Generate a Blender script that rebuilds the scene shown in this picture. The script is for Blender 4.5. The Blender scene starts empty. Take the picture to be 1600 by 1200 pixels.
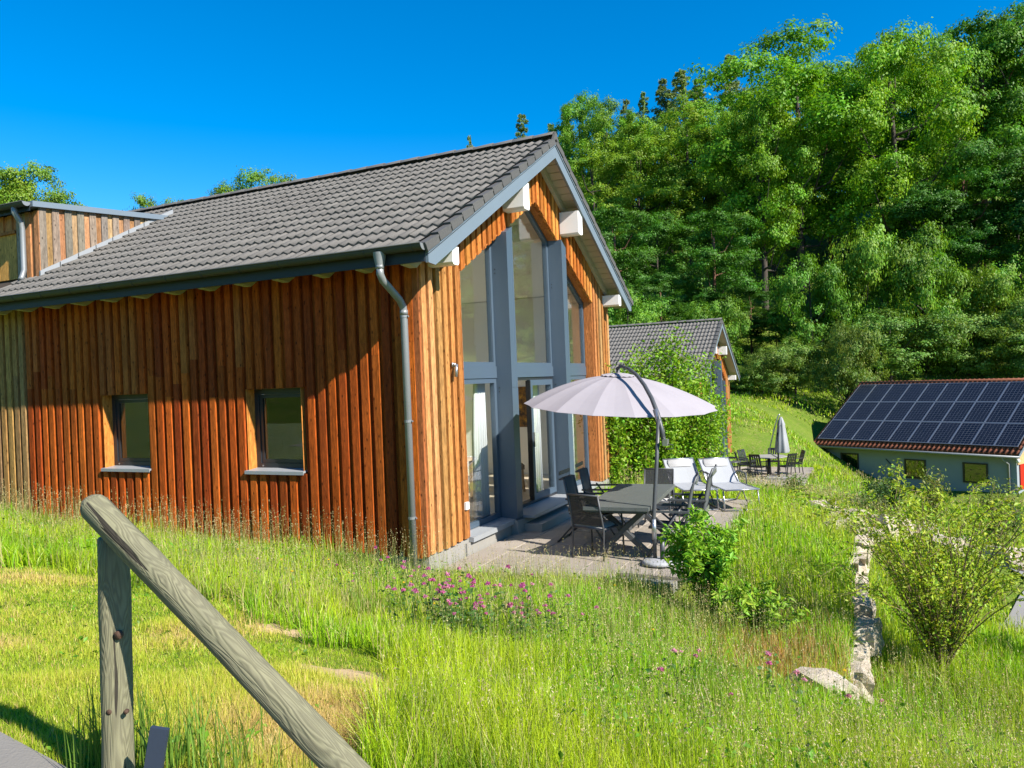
import bpy, math, random
import numpy as np
from mathutils import Vector, Matrix

random.seed(7)
RNG = np.random.default_rng(7)
R_ = math.radians
scene = bpy.context.scene
COL = scene.collection

# ------------------------------------------------------------------ camera
CAM_C = np.array([4.982, -8.164, 2.084])
YAW, PIT, ROL, FPX = R_(24.724), R_(-0.222), R_(-2.273), 1194.7
_F = np.array([-math.sin(YAW) * math.cos(PIT), math.cos(YAW) * math.cos(PIT), math.sin(PIT)])
_R0 = np.array([math.cos(YAW), math.sin(YAW), 0.0])
_U0 = np.cross(_R0, _F)
_R = math.cos(ROL) * _R0 + math.sin(ROL) * _U0
_U = -math.sin(ROL) * _R0 + math.cos(ROL) * _U0
camd = bpy.data.cameras.new('camera')
camd.sensor_width = 36.0
camd.lens = FPX / 1600 * 36.0
camd.clip_start, camd.clip_end = 0.05, 3000
cam = bpy.data.objects.new('camera', camd)
COL.objects.link(cam)
M = Matrix.Identity(4)
for i in range(3):
    M[i][0], M[i][1], M[i][2], M[i][3] = _R[i], _U[i], -_F[i], CAM_C[i]
cam.matrix_world = M
scene.camera = cam

# ------------------------------------------------------------------ sky, sun, exposure
SUN = Vector((3.9, -1.08, 3.2)).normalized()
world = bpy.data.worlds.new('World')
scene.world = world
world.use_nodes = True
wn, wl = world.node_tree.nodes, world.node_tree.links
wn.clear()
sky = wn.new('ShaderNodeTexSky')
sky.sky_type = 'NISHITA'
sky.sun_disc = False
sky.sun_elevation = math.asin(SUN.z)
sky.sun_rotation = math.atan2(SUN.x, SUN.y)
sky.air_density, sky.dust_density, sky.ozone_density = 1.0, 0.1, 4.0
hsv = wn.new('ShaderNodeHueSaturation')
hsv.inputs['Saturation'].default_value = 1.46
hsv.inputs['Value'].default_value = 1.0
bg = wn.new('ShaderNodeBackground')
bg.inputs['Strength'].default_value = 0.09
wo = wn.new('ShaderNodeOutputWorld')
wl.new(sky.outputs[0], hsv.inputs['Color'])
wl.new(hsv.outputs[0], bg.inputs['Color'])
wl.new(bg.outputs[0], wo.inputs['Surface'])
sund = bpy.data.lights.new('sun', 'SUN')
sund.energy = 4.8
sund.angle = R_(0.53)
sund.color = (1.0, 0.94, 0.84)
sun = bpy.data.objects.new('sun', sund)
COL.objects.link(sun)
sun.rotation_euler = SUN.to_track_quat('Z', 'Y').to_euler()
sun.location = (30, -10, 40)
scene.view_settings.view_transform = 'Standard'
scene.view_settings.look = 'None'
scene.view_settings.gamma = 1.0
scene.view_settings.exposure = 1.18
scene.render.engine = 'CYCLES'
scene.cycles.use_denoising = True
scene.cycles.max_bounces = 8
scene.cycles.diffuse_bounces = 6
scene.cycles.transparent_max_bounces = 12
scene.cycles.sample_clamp_indirect = 6.0

# ------------------------------------------------------------------ helpers
def at(px, py, d):
    """world point at depth d along the sight line of a photo pixel (survey helper)"""
    return CAM_C + d * (_F + _R * (px - 800) / FPX - _U * (py - 600) / FPX)

def link(o, parent=None):
    COL.objects.link(o)
    if parent is not None:
        o.parent = parent
    return o

def tag(o, label=None, cat=None, group=None, kind=None):
    if label: o['label'] = label
    if cat: o['category'] = cat
    if group: o['group'] = group
    if kind: o['kind'] = kind
    return o

def empty(name, loc=(0, 0, 0), rz=0.0):
    o = bpy.data.objects.new(name, None)
    o.empty_display_size = 0.2
    link(o)
    o.location = loc
    o.rotation_euler = (0, 0, rz)
    return o

def copy_tree(o, parent=None):
    c = o.copy()
    COL.objects.link(c)
    c.parent = parent
    for ch in o.children:
        copy_tree(ch, c)
    return c

class MB:
    """collects boxes, bars and tubes into one mesh"""
    def __init__(s):
        s.v, s.f, s.m = [], [], []
    def add(s, vs, fs, mi=0):
        b = len(s.v)
        s.v.extend([tuple(map(float, p)) for p in vs])
        s.f.extend([tuple(b + i for i in f) for f in fs])
        s.m.extend([mi] * len(fs))
        return s
    HEX = [(0, 3, 2, 1), (4, 5, 6, 7), (0, 1, 5, 4), (1, 2, 6, 5), (2, 3, 7, 6), (3, 0, 4, 7)]
    def box(s, x0, x1, y0, y1, z0, z1, mi=0):
        return s.add([(x0, y0, z0), (x1, y0, z0), (x1, y1, z0), (x0, y1, z0),
                      (x0, y0, z1), (x1, y0, z1), (x1, y1, z1), (x0, y1, z1)], s.HEX, mi)
    def hexa(s, p, mi=0):
        return s.add(p, s.HEX, mi)
    def cbox(s, c, half, rot=None, mi=0):
        rot = rot or Matrix.Identity(3)
        ps = []
        for sz in (-1, 1):
            for sx, sy in ((-1, -1), (1, -1), (1, 1), (-1, 1)):
                ps.append(Vector(c) + rot @ Vector((sx * half[0], sy * half[1], sz * half[2])))
        return s.add(ps, s.HEX, mi)
    def beam(s, a, b, w, h, up=(0, 0, 1), mi=0):
        a, b = Vector(a), Vector(b)
        d = (b - a).normalized()
        side = d.cross(Vector(up))
        if side.length < 1e-4: side = d.cross(Vector((0, 1, 0)))
        side.normalize()
        u = side.cross(d)
        ps = []
        for p in (a, b):
            for i, j in ((-1, -1), (1, -1), (1, 1), (-1, 1)):
                ps.append(p + side * (i * w / 2) + u * (j * h / 2))
        return s.add(ps, [(0, 1, 2, 3), (7, 6, 5, 4), (0, 4, 5, 1), (1, 5, 6, 2), (2, 6, 7, 3), (3, 7, 4, 0)], mi)
    def tube(s, pts, r, n=8, caps=True, mi=0):
        pts = [Vector(p) for p in pts]
        rs = r if hasattr(r, '__len__') else [r] * len(pts)
        rings = []
        ref = None
        for i, p in enumerate(pts):
            d = (pts[min(i + 1, len(pts) - 1)] - pts[max(i - 1, 0)]).normalized()
            if ref is None:
                ref = d.cross(Vector((0, 0, 1)))
                if ref.length < 1e-3: ref = d.cross(Vector((1, 0, 0)))
            ref = (ref - d * ref.dot(d))
            if ref.length < 1e-5: ref = d.cross(Vector((0, 1, 0)))
            ref.normalize()
            o = d.cross(ref)
            rings.append([p + (ref * math.cos(2 * math.pi * k / n) + o * math.sin(2 * math.pi * k / n)) * rs[i] for k in range(n)])
        vs = [q for ring in rings for q in ring]
        fs = []
        for i in range(len(pts) - 1):
            for k in range(n):
                a, b = i * n + k, i * n + (k + 1) % n
                fs.append((a, b, b + n, a + n))
        if caps:
            fs.append(tuple(range(n))[::-1])
            fs.append(tuple((len(pts) - 1) * n + k for k in range(n)))
        return s.add(vs, fs, mi)
    def lathe(s, prof, n=24, c=(0, 0, 0), mi=0):
        vs, fs = [], []
        for r, z in prof:
            for k in range(n):
                a = 2 * math.pi * k / n
                vs.append((c[0] + r * math.cos(a), c[1] + r * math.sin(a), c[2] + z))
        for i in range(len(prof) - 1):
            for k in range(n):
                a, b = i * n + k, i * n + (k + 1) % n
                fs.append((a, b, b + n, a + n))
        return s.add(vs, fs, mi)
    def prism(s, poly, axis, a, b, mi=0):
        """poly: list of 2-d points in the plane normal to axis ('x': y,z  'y': x,z  'z': x,y)"""
        n = len(poly)
        def P(u, v, w):
            return {'x': (w, u, v), 'y': (u, w, v), 'z': (u, v, w)}[axis]
        vs = [P(u, v, a) for u, v in poly] + [P(u, v, b) for u, v in poly]
        fs = [tuple(range(n))[::-1], tuple(range(n, 2 * n))] + [(i, (i + 1) % n, n + (i + 1) % n, n + i) for i in range(n)]
        return s.add(vs, fs, mi)
    def mesh(s, name, mats, smooth=False):
        me = bpy.data.meshes.new(name)
        me.from_pydata(s.v, [], s.f)
        mats = mats if isinstance(mats, (list, tuple)) else [mats]
        for m in mats: me.materials.append(m)
        if len(mats) > 1: me.polygons.foreach_set('material_index', s.m)
        if smooth: me.polygons.foreach_set('use_smooth', [True] * len(s.f))
        me.update()
        return me
    def build(s, name, mats, parent=None, smooth=False):
        o = bpy.data.objects.new(name, s.mesh(name, mats, smooth))
        return link(o, parent)

def fix_normals(o):
    import bmesh
    bm = bmesh.new(); bm.from_mesh(o.data)
    bmesh.ops.recalc_face_normals(bm, faces=bm.faces)
    bm.to_mesh(o.data); bm.free()

def arc(c, r, a0, a1, n, plane='xz'):
    out = []
    for i in range(n + 1):
        a = a0 + (a1 - a0) * i / n
        u, v = r * math.cos(a), r * math.sin(a)
        out.append((c[0] + u, c[1], c[2] + v) if plane == 'xz' else (c[0], c[1] + u, c[2] + v))
    return out

# ------------------------------------------------------------------ materials
class NT:
    def __init__(s, name):
        s.mat = bpy.data.materials.new(name)
        s.mat.use_nodes = True
        s.n, s.l = s.mat.node_tree.nodes, s.mat.node_tree.links
        s.n.clear()
        s.out = s.n.new('ShaderNodeOutputMaterial')
    def node(s, typ, ins=None, **kw):
        nd = s.n.new(typ)
        for k, v in kw.items(): setattr(nd, k, v)
        for k, v in (ins or {}).items(): s.set(nd.inputs[k], v)
        return nd
    def set(s, sock, v):
        if isinstance(v, bpy.types.NodeSocket): s.l.new(v, sock)
        elif hasattr(v, 'outputs'): s.l.new(v.outputs[0], sock)
        else:
            if hasattr(v, '__len__') and len(v) == 3 and sock.type == 'RGBA': v = (*v, 1)
            sock.default_value = v
    def mix(s, fac, a, b, mode='MIX'):
        nd = s.n.new('ShaderNodeMix'); nd.data_type = 'RGBA'; nd.blend_type = mode
        s.set(nd.inputs[0], fac); s.set(nd.inputs[6], a); s.set(nd.inputs[7], b)
        return nd.outputs[2]
    def math(s, op, a, b=0.0, c=None):
        nd = s.n.new('ShaderNodeMath'); nd.operation = op
        s.set(nd.inputs[0], a); s.set(nd.inputs[1], b)
        if c is not None: s.set(nd.inputs[2], c)
        return nd.outputs[0]
    def vmath(s, op, a, b):
        nd = s.n.new('ShaderNodeVectorMath'); nd.operation = op
        s.set(nd.inputs[0], a); s.set(nd.inputs[1], b)
        return nd.outputs[0]
    def noise(s, vec, scale, detail=4, rough=.55, dist=0.0):
        nd = s.node('ShaderNodeTexNoise', {'Scale': scale, 'Detail': detail, 'Roughness': rough, 'Distortion': dist})
        s.set(nd.inputs['Vector'], vec)
        return nd.outputs['Fac']
    def ramp(s, fac, stops):
        nd = s.n.new('ShaderNodeValToRGB')
        cr = nd.color_ramp
        while len(cr.elements) < len(stops): cr.elements.new(0.5)
        for e, (p, c) in zip(cr.elements, stops):
            e.position = p
            e.color = (*c, 1) if hasattr(c, '__len__') else (c, c, c, 1)
        s.set(nd.inputs[0], fac)
        return nd.outputs[0]
    def bump(s, h, strength=.4, dist=.02):
        return s.node('ShaderNodeBump', {'Height': h, 'Strength': strength, 'Distance': dist}).outputs[0]
    def pbsdf(s, col, rough=.6, normal=None, metal=0.0, spec=.5):
        nd = s.node('ShaderNodeBsdfPrincipled', {'Base Color': col, 'Roughness': rough, 'Metallic': metal, 'Specular IOR Level': spec})
        if normal is not None: s.l.new(normal, nd.inputs['Normal'])
        s.l.new(nd.outputs[0], s.out.inputs[0])
        return nd
    def coord(s, which='Object'):
        return s.node('ShaderNodeTexCoord').outputs[which]
    def pos(s):
        return s.node('ShaderNodeNewGeometry').outputs['Position']
    def mapv(s, vec, scale):
        return s.vmath('MULTIPLY', vec, scale)

def plain(name, c, rough=.6, var=.15, scale=3.0, bump=.1, bscale=60.0, spec=.5, metal=0.0, rand=0.0):
    c = tuple(v * .66 for v in c)
    t = NT(name)
    p = t.pos()
    n = t.noise(p, scale, 5)
    f = t.math('MULTIPLY_ADD', n, 2 * var, 1 - var)
    if rand:
        oi = t.node('ShaderNodeObjectInfo')
        f = t.math('MULTIPLY', f, t.math('MULTIPLY_ADD', oi.outputs['Random'], 2 * rand, 1 - rand))
    col = t.mix(1.0, c, t.node('ShaderNodeCombineColor', {0: f, 1: f, 2: f}).outputs[0], 'MULTIPLY')
    nb = t.bump(t.noise(p, bscale, 3), bump, .01)
    t.pbsdf(col, rough, nb, metal, spec)
    return t.mat

def make_cladding():
    t = NT('cladding_wood')
    oi = t.node('ShaderNodeObjectInfo')
    off = t.node('ShaderNodeCombineXYZ', {0: t.math('MULTIPLY', oi.outputs['Random'], 17.0), 1: t.math('MULTIPLY', oi.outputs['Random'], 31.0), 2: t.math('MULTIPLY', oi.outputs['Random'], 53.0)}).outputs[0]
    p = t.vmath('ADD', t.pos(), off)
    g1 = t.noise(t.mapv(p, (26, 26, 1.6)), 1.0, 5, .6, .6)
    g2 = t.noise(t.mapv(p, (42, 42, 9)), 1.0, 4, .65)
    g3 = t.noise(t.mapv(p, (2.2, 2.2, .9)), 1.0, 3, .6)
    f = t.math('MULTIPLY_ADD', g1, 1.2, .36)
    f = t.math('MULTIPLY', f, t.math('MULTIPLY_ADD', g2, 1.9, .06))
    f = t.math('MULTIPLY', f, t.math('MULTIPLY_ADD', g3, .7, .66))
    v = t.node('ShaderNodeTexVoronoi', {'Vector': t.mapv(p, (13, 13, 6.5)), 'Scale': 1.0, 'Randomness': 1.0})
    knot = t.ramp(v.outputs['Distance'], [(0.07, .25), (0.18, 1.0)])
    grey = t.ramp(g1, [(.35, 0.0), (.75, 1.0)])
    col = t.mix(1.0, oi.outputs['Color'], t.node('ShaderNodeCombineColor', {0: f, 1: f, 2: f}).outputs[0], 'MULTIPLY')
    col = t.mix(t.math('MULTIPLY', grey, .05), col, t.mix(.5, oi.outputs['Color'], (.30, .23, .16)))
    col = t.mix(1.0, col, knot, 'MULTIPLY')
    h = t.math('ADD', t.math('MULTIPLY', g1, .7), t.math('MULTIPLY', g2, .5))
    t.pbsdf(col, .75, t.bump(h, .55, .012), 0, .12)
    return t.mat

def make_tile_mat(name, c1, c2):
    t = NT(name)
    oi = t.node('ShaderNodeObjectInfo')
    p = t.pos()
    n1, n2 = t.noise(p, 1.1, 4), t.noise(p, 60, 3)
    f = t.math('ADD', t.math('MULTIPLY', oi.outputs['Random'], .45), t.math('MULTIPLY', n1, .55))
    col = t.mix(f, c1, c2)
    sp = t.ramp(n2, [(.3, .78), (.7, 1.15)])
    col = t.mix(1.0, col, sp, 'MULTIPLY')
    lich = t.ramp(t.noise(p, 9, 5, .7), [(.66, 0.0), (.74, .35)])
    col = t.mix(lich, col, (.20, .19, .155))
    t.pbsdf(col, .75, t.bump(n2, .25, .006), 0, .3)
    return t.mat

def make_leaf(name, trans=.4, rough=.5, gloss=.015):
    t = NT(name)
    at_ = t.node('ShaderNodeAttribute', attribute_name='col')
    oi = t.node('ShaderNodeObjectInfo')
    col = t.mix(1.0, at_.outputs['Color'], oi.outputs['Color'], 'MULTIPLY')
    d = t.node('ShaderNodeBsdfDiffuse', {'Color': col})
    tr = t.node('ShaderNodeBsdfTranslucent', {'Color': t.mix(1.0, col, (1.15, 1.1, .55), 'MULTIPLY')})
    g = t.node('ShaderNodeBsdfGlossy', {'Color': (1, 1, 1, 1), 'Roughness': rough})
    m1 = t.node('ShaderNodeMixShader', {0: trans, 1: d.outputs[0], 2: tr.outputs[0]})
    m2 = t.node('ShaderNodeMixShader', {0: gloss, 1: m1.outputs[0], 2: g.outputs[0]})
    t.l.new(m2.outputs[0], t.out.inputs[0])
    return t.mat

def make_glass(name, base=.10, tint=(.93, .97, .95)):
    t = NT(name)
    fr = t.node('ShaderNodeLayerWeight', {'Blend': .5})
    fac = t.math('MINIMUM', t.math('MULTIPLY_ADD', t.math('POWER', fr.outputs['Facing'], 4.0), .85, base), 1.0)
    a = t.node('ShaderNodeBsdfTransparent', {'Color': tint})
    wob = t.bump(t.noise(t.pos(), 1.3, 2), .03, .02)
    b = t.node('ShaderNodeBsdfGlossy', {'Color': (1, 1, 1, 1), 'Roughness': 0.01})
    t.l.new(wob, b.inputs['Normal'])
    m = t.node('ShaderNodeMixShader', {0: fac, 1: a.outputs[0], 2: b.outputs[0]})
    t.l.new(m.outputs[0], t.out.inputs[0])
    return t.mat

def make_log():
    t = NT('weathered_log')
    oi = t.node('ShaderNodeObjectInfo')
    p = t.coord('Object')
    off = t.math('MULTIPLY', oi.outputs['Random'], 9.0)
    p = t.vmath('ADD', p, t.node('ShaderNodeCombineXYZ', {0: off, 1: off, 2: off}).outputs[0])
    kn = t.node('ShaderNodeTexVoronoi', {'Vector': t.mapv(p, (7, 7, 3.4)), 'Scale': 1.0})
    warp = t.math('MULTIPLY', t.ramp(kn.outputs['Distance'], [(0.0, 1.0), (.55, 0.0)]), 1.0)
    n1 = t.noise(t.mapv(p, (13, 13, 1.25)), 1.0, 3, .5, .5)
    rings = t.math('SINE', t.math('ADD', t.math('MULTIPLY', n1, 115.0), t.math('MULTIPLY', warp, 30.0)))
    n2 = t.noise(t.mapv(p, (150, 150, 9)), 1.0, 3)
    n3 = t.noise(p, 3.0, 4)
    base = t.mix(n3, (.15, .15, .09), (.26, .24, .145))
    c = t.mix(t.math('MULTIPLY_ADD', rings, .24, .28), base, (.075, .068, .042))
    c = t.mix(t.ramp(n2, [(.35, .35), (.6, 0.0)]), c, (.12, .11, .08))
    crack = t.ramp(t.noise(t.mapv(p, (34, 34, 1.3)), 1.0, 2, .4, .2), [(.300, 1.0), (.312, 0.0)])
    c = t.mix(crack, c, (.035, .03, .022))
    core = t.ramp(kn.outputs['Distance'], [(.05, .55), (.11, 0.0)])
    c = t.mix(core, c, (.13, .085, .05))
    h = t.math('SUBTRACT', t.math('MULTIPLY_ADD', rings, .25, t.math('MULTIPLY', n2, .5)), t.math('MULTIPLY', crack, 2.0))
    t.pbsdf(c, .8, t.bump(h, .5, .006), 0, .25)
    return t.mat

def make_ground():
    t = NT('meadow_soil')
    p = t.pos()
    n1, n2, n3 = t.noise(p, .55, 5), t.noise(p, 7.0, 5), t.noise(p, 45.0, 4)
    c = t.mix(t.ramp(n1, [(.35, 0.0), (.65, 1.0)]), (.085, .165, .011), (.15, .225, .022))
    c = t.mix(t.ramp(n2, [(.5, 0.0), (.75, .7)]), c, (.27, .22, .09))
    c = t.mix(t.ramp(n3, [(.35, .5), (.65, 0.0)]), c, (.06, .055, .02))
    t.pbsdf(c, .95, t.bump(n3, .8, .03), 0, .1)
    return t.mat

def make_solar():
    t = NT('solar_cells')
    p = t.coord('Object')
    sx = t.node('ShaderNodeSeparateXYZ', {0: p})
    def grid(sock, n, w):
        fr = t.math('FRACT', t.math('MULTIPLY', sock, n))
        return t.math('LESS_THAN', t.math('ABSOLUTE', t.math('SUBTRACT', fr, .5)), w)
    gx = t.math('SUBTRACT', 1.0, grid(sx.outputs[0], 5.86, .478))
    gy = t.math('SUBTRACT', 1.0, grid(sx.outputs[1], 5.9, .478))
    g = t.math('MAXIMUM', gx, gy)
    c = t.mix(g, t.mix(t.noise(t.pos(), .8, 2), (.004, .006, .013), (.008, .011, .020)), (.13, .135, .15))
    t.pbsdf(c, .18, None, 0, .22)
    return t.mat

def make_canvas():
    t = NT('parasol_canvas')
    p = t.pos()
    n = t.noise(p, 240, 2)
    n1 = t.noise(p, 2.5, 4)
    c = t.mix(n1, (.34, .315, .345), (.41, .38, .405))
    d = t.node('ShaderNodeBsdfDiffuse', {'Color': c, 'Normal': t.bump(n, .2, .004)})
    tr = t.node('ShaderNodeBsdfTranslucent', {'Color': c})
    m = t.node('ShaderNodeMixShader', {0: .25, 1: d.outputs[0], 2: tr.outputs[0]})
    t.l.new(m.outputs[0], t.out.inputs[0])
    return t.mat

def make_sling(name, c, alpha):
    t = NT(name)
    p = t.pos()
    n = t.noise(p, 300, 1)
    d = t.node('ShaderNodeBsdfPrincipled', {'Base Color': t.mix(n, tuple(x * .8 for x in c), tuple(x * 1.2 for x in c)), 'Roughness': .7})
    tr = t.node('ShaderNodeBsdfTransparent')
    m = t.node('ShaderNodeMixShader', {0: alpha, 1: tr.outputs[0], 2: d.outputs[0]})
    t.l.new(m.outputs[0], t.out.inputs[0])
    return t.mat

def make_paving():
    t = NT('paving_stone')
    oi = t.node('ShaderNodeObjectInfo')
    p = t.pos()
    n1, n2 = t.noise(p, 2.2, 5), t.noise(p, 70, 4)
    c = t.mix(t.math('ADD', t.math('MULTIPLY', oi.outputs['Random'], .5), t.math('MULTIPLY', n1, .5)), (.23, .20, .165), (.35, .305, .26))
    c = t.mix(t.ramp(n2, [(.3, .5), (.6, 0.0)]), c, (.16, .14, .12))
    c = t.mix(t.ramp(t.noise(p, 5, 5, .7), [(.58, 0.0), (.7, .5)]), c, (.2, .18, .14))
    t.pbsdf(c, .85, t.bump(n2, .3, .006), 0, .25)
    return t.mat

def make_stone():
    t = NT('limestone')
    p = t.pos()
    n1, n2, n3 = t.noise(p, 2.5, 6, .6), t.noise(p, 16, 6, .65), t.noise(p, 90, 3)
    c = t.mix(n1, (.32, .25, .17), (.50, .44, .35))
    c = t.mix(t.ramp(n2, [(.52, 0.0), (.7, .7)]), c, (.58, .54, .48))
    c = t.mix(t.ramp(n2, [(.28, .8), (.42, 0.0)]), c, (.14, .10, .065))
    t.pbsdf(c, .9, t.bump(t.math('ADD', n2, t.math('MULTIPLY', n3, .3)), .8, .04), 0, .2)
    return t.mat

CLAD = make_cladding()
TILE = make_tile_mat('roof_tile_grey', (.114, .105, .095), (.162, .150, .135))
TILE_D = make_tile_mat('verge_tile_grey', (.070, .069, .068), (.095, .092, .088))
TILE_O = make_tile_mat('roof_tile_orange', (.15, .045, .022), (.23, .08, .038))
LEAF = make_leaf('leaf')
GRASS = make_leaf('grass_blade', .38, .45, .02)
GLASS = make_glass('window_glass', .06, (.97, .99, .98))
GLASS_S = make_glass('small_window_glass', .065, (.28, .32, .30))
LOG = make_log()
GROUND = make_ground()
SOLAR = make_solar()
CANVAS = make_canvas()
SLING = make_sling('dark_sling_fabric', (.030, .032, .036), .82)
SLING_G = make_sling('grey_sling_fabric', (.085, .09, .098), 1.0)
SLING_W = make_sling('white_sling_fabric', (.29, .30, .315), 1.0)
PAVE = make_paving()
STONE = make_stone()
BLUE = plain('blue_grey_paint', (.088, .130, .180), .42, .06, 2, .04, 40)
BLUE_D = plain('fascia_paint', (.022, .032, .046), .5, .08, 2, .05, 40)
TRIM = plain('bargeboard_paint', (.20, .255, .31), .5, .07, 3, .06, 40)
ANTH = plain('anthracite_frame', (.030, .034, .042), .38, .05, 3, .03, 60)
ZINC = plain('zinc', (.33, .345, .355), .45, .10, 4, .05, 30, .5, .35)
ZINC_D = plain('gutter_zinc', (.075, .083, .082), .5, .15, 5, .05, 30, .35, .1)
CREAM = plain('cream_paint', (.66, .60, .47), .6, .05, 5, .06, 60)
WHITE = plain('white_paint', (1.1, 1.08, 1.05), .5, .04, 5, .04, 60)
PLASTER = plain('interior_plaster', (1.32, 1.29, 1.20), .8, .03, 2, .03, 60)
FLOORM = plain('oak_floor', (.95, .80, .62), .35, .2, 6, .05, 60)
CONC = plain('concrete', (.36, .345, .315), .85, .14, 4, .3, 80)
CONC_W = plain('wall_render_grey', (.34, .39, .42), .85, .07, 1.5, .2, 60)
SILLM = plain('sill_metal', (.38, .40, .42), .45, .05, 4, .03, 50)
ALU = plain('aluminium', (.62, .63, .65), .3, .06, 8, .03, 60, .5, .8)
METAL = plain('charcoal_metal', (.085, .09, .098), .45, .08, 6, .04, 90)
METAL_B = plain('black_metal', (.022, .023, .025), .45, .08, 6, .04, 90)
TABLEM = plain('table_top_grey', (.135, .148, .14), .55, .12, 5, .15, 70)
CURTAIN = plain('curtain_white', (.82, .82, .85), .8, .05, 8, .1, 90)
CUSH = plain('cushion_grey', (.55, .54, .53), .9, .12, 12, .3, 120)
BEIGE = plain('beige_fabric', (.36, .29, .22), .85, .08, 10, .2, 120)
PALEWOOD = plain('pale_wood', (.66, .47, .27), .5, .12, 8, .08, 60)
RED = plain('red_panel', (.72, .02, .014), .35, .04, 3, .02, 60)
PATHM = plain('path_concrete', (.27, .25, .22), .9, .12, 5, .5, 90)
ROADM = plain('asphalt', (.29, .28, .27), .9, .12, 3, .4, 90)
BARK = plain('bark', (.075, .058, .042), .9, .35, 9, .9, 30)
BARK_P = plain('pine_bark', (.20, .095, .055), .9, .3, 7, .9, 25)
STEM = plain('shrub_stem', (.24, .17, .085), .8, .25, 12, .5, 60)
BASEM = plain('parasol_base_stone', (.47, .48, .50), .7, .12, 25, .3, 140)
DARKROOM = plain('dark_timber', (.05, .035, .025), .8, .2, 6, .2, 50)
RUST = plain('rusty_iron', (.09, .045, .025), .8, .3, 40, .4, 120)
STAKEM = plain('stake_paint', (.030, .045, .078), .6, .1, 12, .05, 80)
HEMP = plain('cream_lamp_shade', (.75, .68, .5), .8, .05, 8, .1, 60)

def make_picture():
    t = NT('picture_print')
    p = t.pos()
    n = t.noise(p, 7, 5, .65)
    c = t.ramp(n, [(.42, (.05, .03, .015)), (.55, (.28, .13, .02)), (.68, (.6, .36, .04))])
    t.pbsdf(c, .5)
    return t.mat
PICT = make_picture()

# ------------------------------------------------------------------ terrain
_ctrl = [
 (5, -8.2, .62), (2.5, -6.3, .72), (1, -6.3, .75), (-1, -7, .85), (7.5, -8, .5), (10, -8, .2), (5, -12, .9), (0, -12, 1.2),
 (-10, -10, 1.0), (12, -12, .5), (0, -30, 7), (-30, -30, 4), (30, -30, 4), (60, -20, 0), (30, 0, -3.5), (60, 10, -3),
 (3.3, -5.2, .5), (1.6, -4.3, .38), (-.5, -4, .4), (-3, -4, .5), (-7, -3.5, .6),
 (-8.5, -.2, .12), (-4, -.2, -.08), (-1.7, -.2, -.17), (-.1, -.3, -.27), (-14, 0, .4), (-12, 4, .3), (-20, 10, 1),
 (1, -1.5, -.15), (2.5, -2.5, 0), (4, -3.5, .1), (4.4, -2.2, -.3), (6, -4.5, 0), (6.5, -3, -.45), (3.4, -.8, -.45), (3.3, .2, -.62),
 (.3, .3, -.3), (1.5, .3, -.31), (2.6, .3, -.34), (2.95, .15, -.37), (3.3, 2, -.42), (4.3, 2, -.5), (3.3, 5, -.33), (4.5, 4.5, -.55), (3.5, 8, -.55),
 (1.5, 7.5, -.35), (4.3, 7, -.6), (5.5, .8, -.75), (6.5, 4.5, -1.2), (8, 7, -1.7), (7, 10, -1.9), (5, 11, -1.3), (9, 3, -1.3),
 (10, -2, -.6), (12, 4, -1.8), (3, 13, -1.3), (0, 14, -1.2), (1, 18, -1.8), (1, 20.2, -2.04), (3.3, 20.5, -2.1), (3.3, 23, -2.08), (3.3, 26, -2.05), (1.5, 27, -1.95),
 (-4, 15, -.9), (4.5, 20, -2.6), (5, 16, -2.2), (6, 22, -3), (8, 27, -3.8), (2, 33, -3.2), (11, 30, -4.2), (6, 37, -4.3),
 (3, 42, -3.2), (12, 36, -4.2), (8, 46, -1.4), (15, 42, -1.6), (-6, 25, -1.6), (-20, 25, .5)]
for px, py, d in ((1200, 640, 45), (1250, 622, 50), (1180, 600, 56), (1170, 700, 36), (1240, 690, 39)):
    q = at(px, py, d); _ctrl.append((q[0], q[1], q[2] - .3))
for px, d, z in ((800, 60, 3), (800, 100, 16), (800, 140, 30), (1200, 66, 4), (1200, 80, 10), (1200, 110, 24), (1600, 58, 1.5), (1600, 80, 11),
                 (1600, 110, 26), (2000, 60, 2), (2000, 100, 22), (400, 60, 2.5), (400, 100, 9), (0, 60, 2), (0, 100, 8), (-500, 80, 5),
                 (800, 300, 48), (1600, 300, 55), (0, 300, 30), (2600, 300, 40), (-1500, 250, 25), (800, 500, 50), (1400, 66, 4.5)):
    q = at(px, 600, d); _ctrl.append((q[0], q[1], z))
_ctrl += [(200, -150, 5), (-200, -150, 20), (0, -250, 25), (-350, 0, 25), (350, 0, 5), (400, 300, 40), (-400, 300, 35)]
_cp = np.array(_ctrl, float)
def _phi(r):
    return np.where(r > 1e-9, r, 0.0)
def _solve():
    n = len(_cp)
    d = np.hypot(_cp[:, None, 0] - _cp[None, :, 0], _cp[:, None, 1] - _cp[None, :, 1])
    A = np.zeros((n + 1, n + 1))
    A[:n, :n] = _phi(np.sqrt(d * d + .8 ** 2)) - np.eye(n) * .05
    A[:n, n] = 1; A[n, :n] = 1
    b = np.zeros(n + 1); b[:n] = _cp[:, 2]
    return np.linalg.solve(A, b)
_w = _solve()
def sstep(x, a, b):
    t = np.clip((x - a) / (b - a), 0, 1)
    return t * t * (3 - 2 * t)
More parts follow.
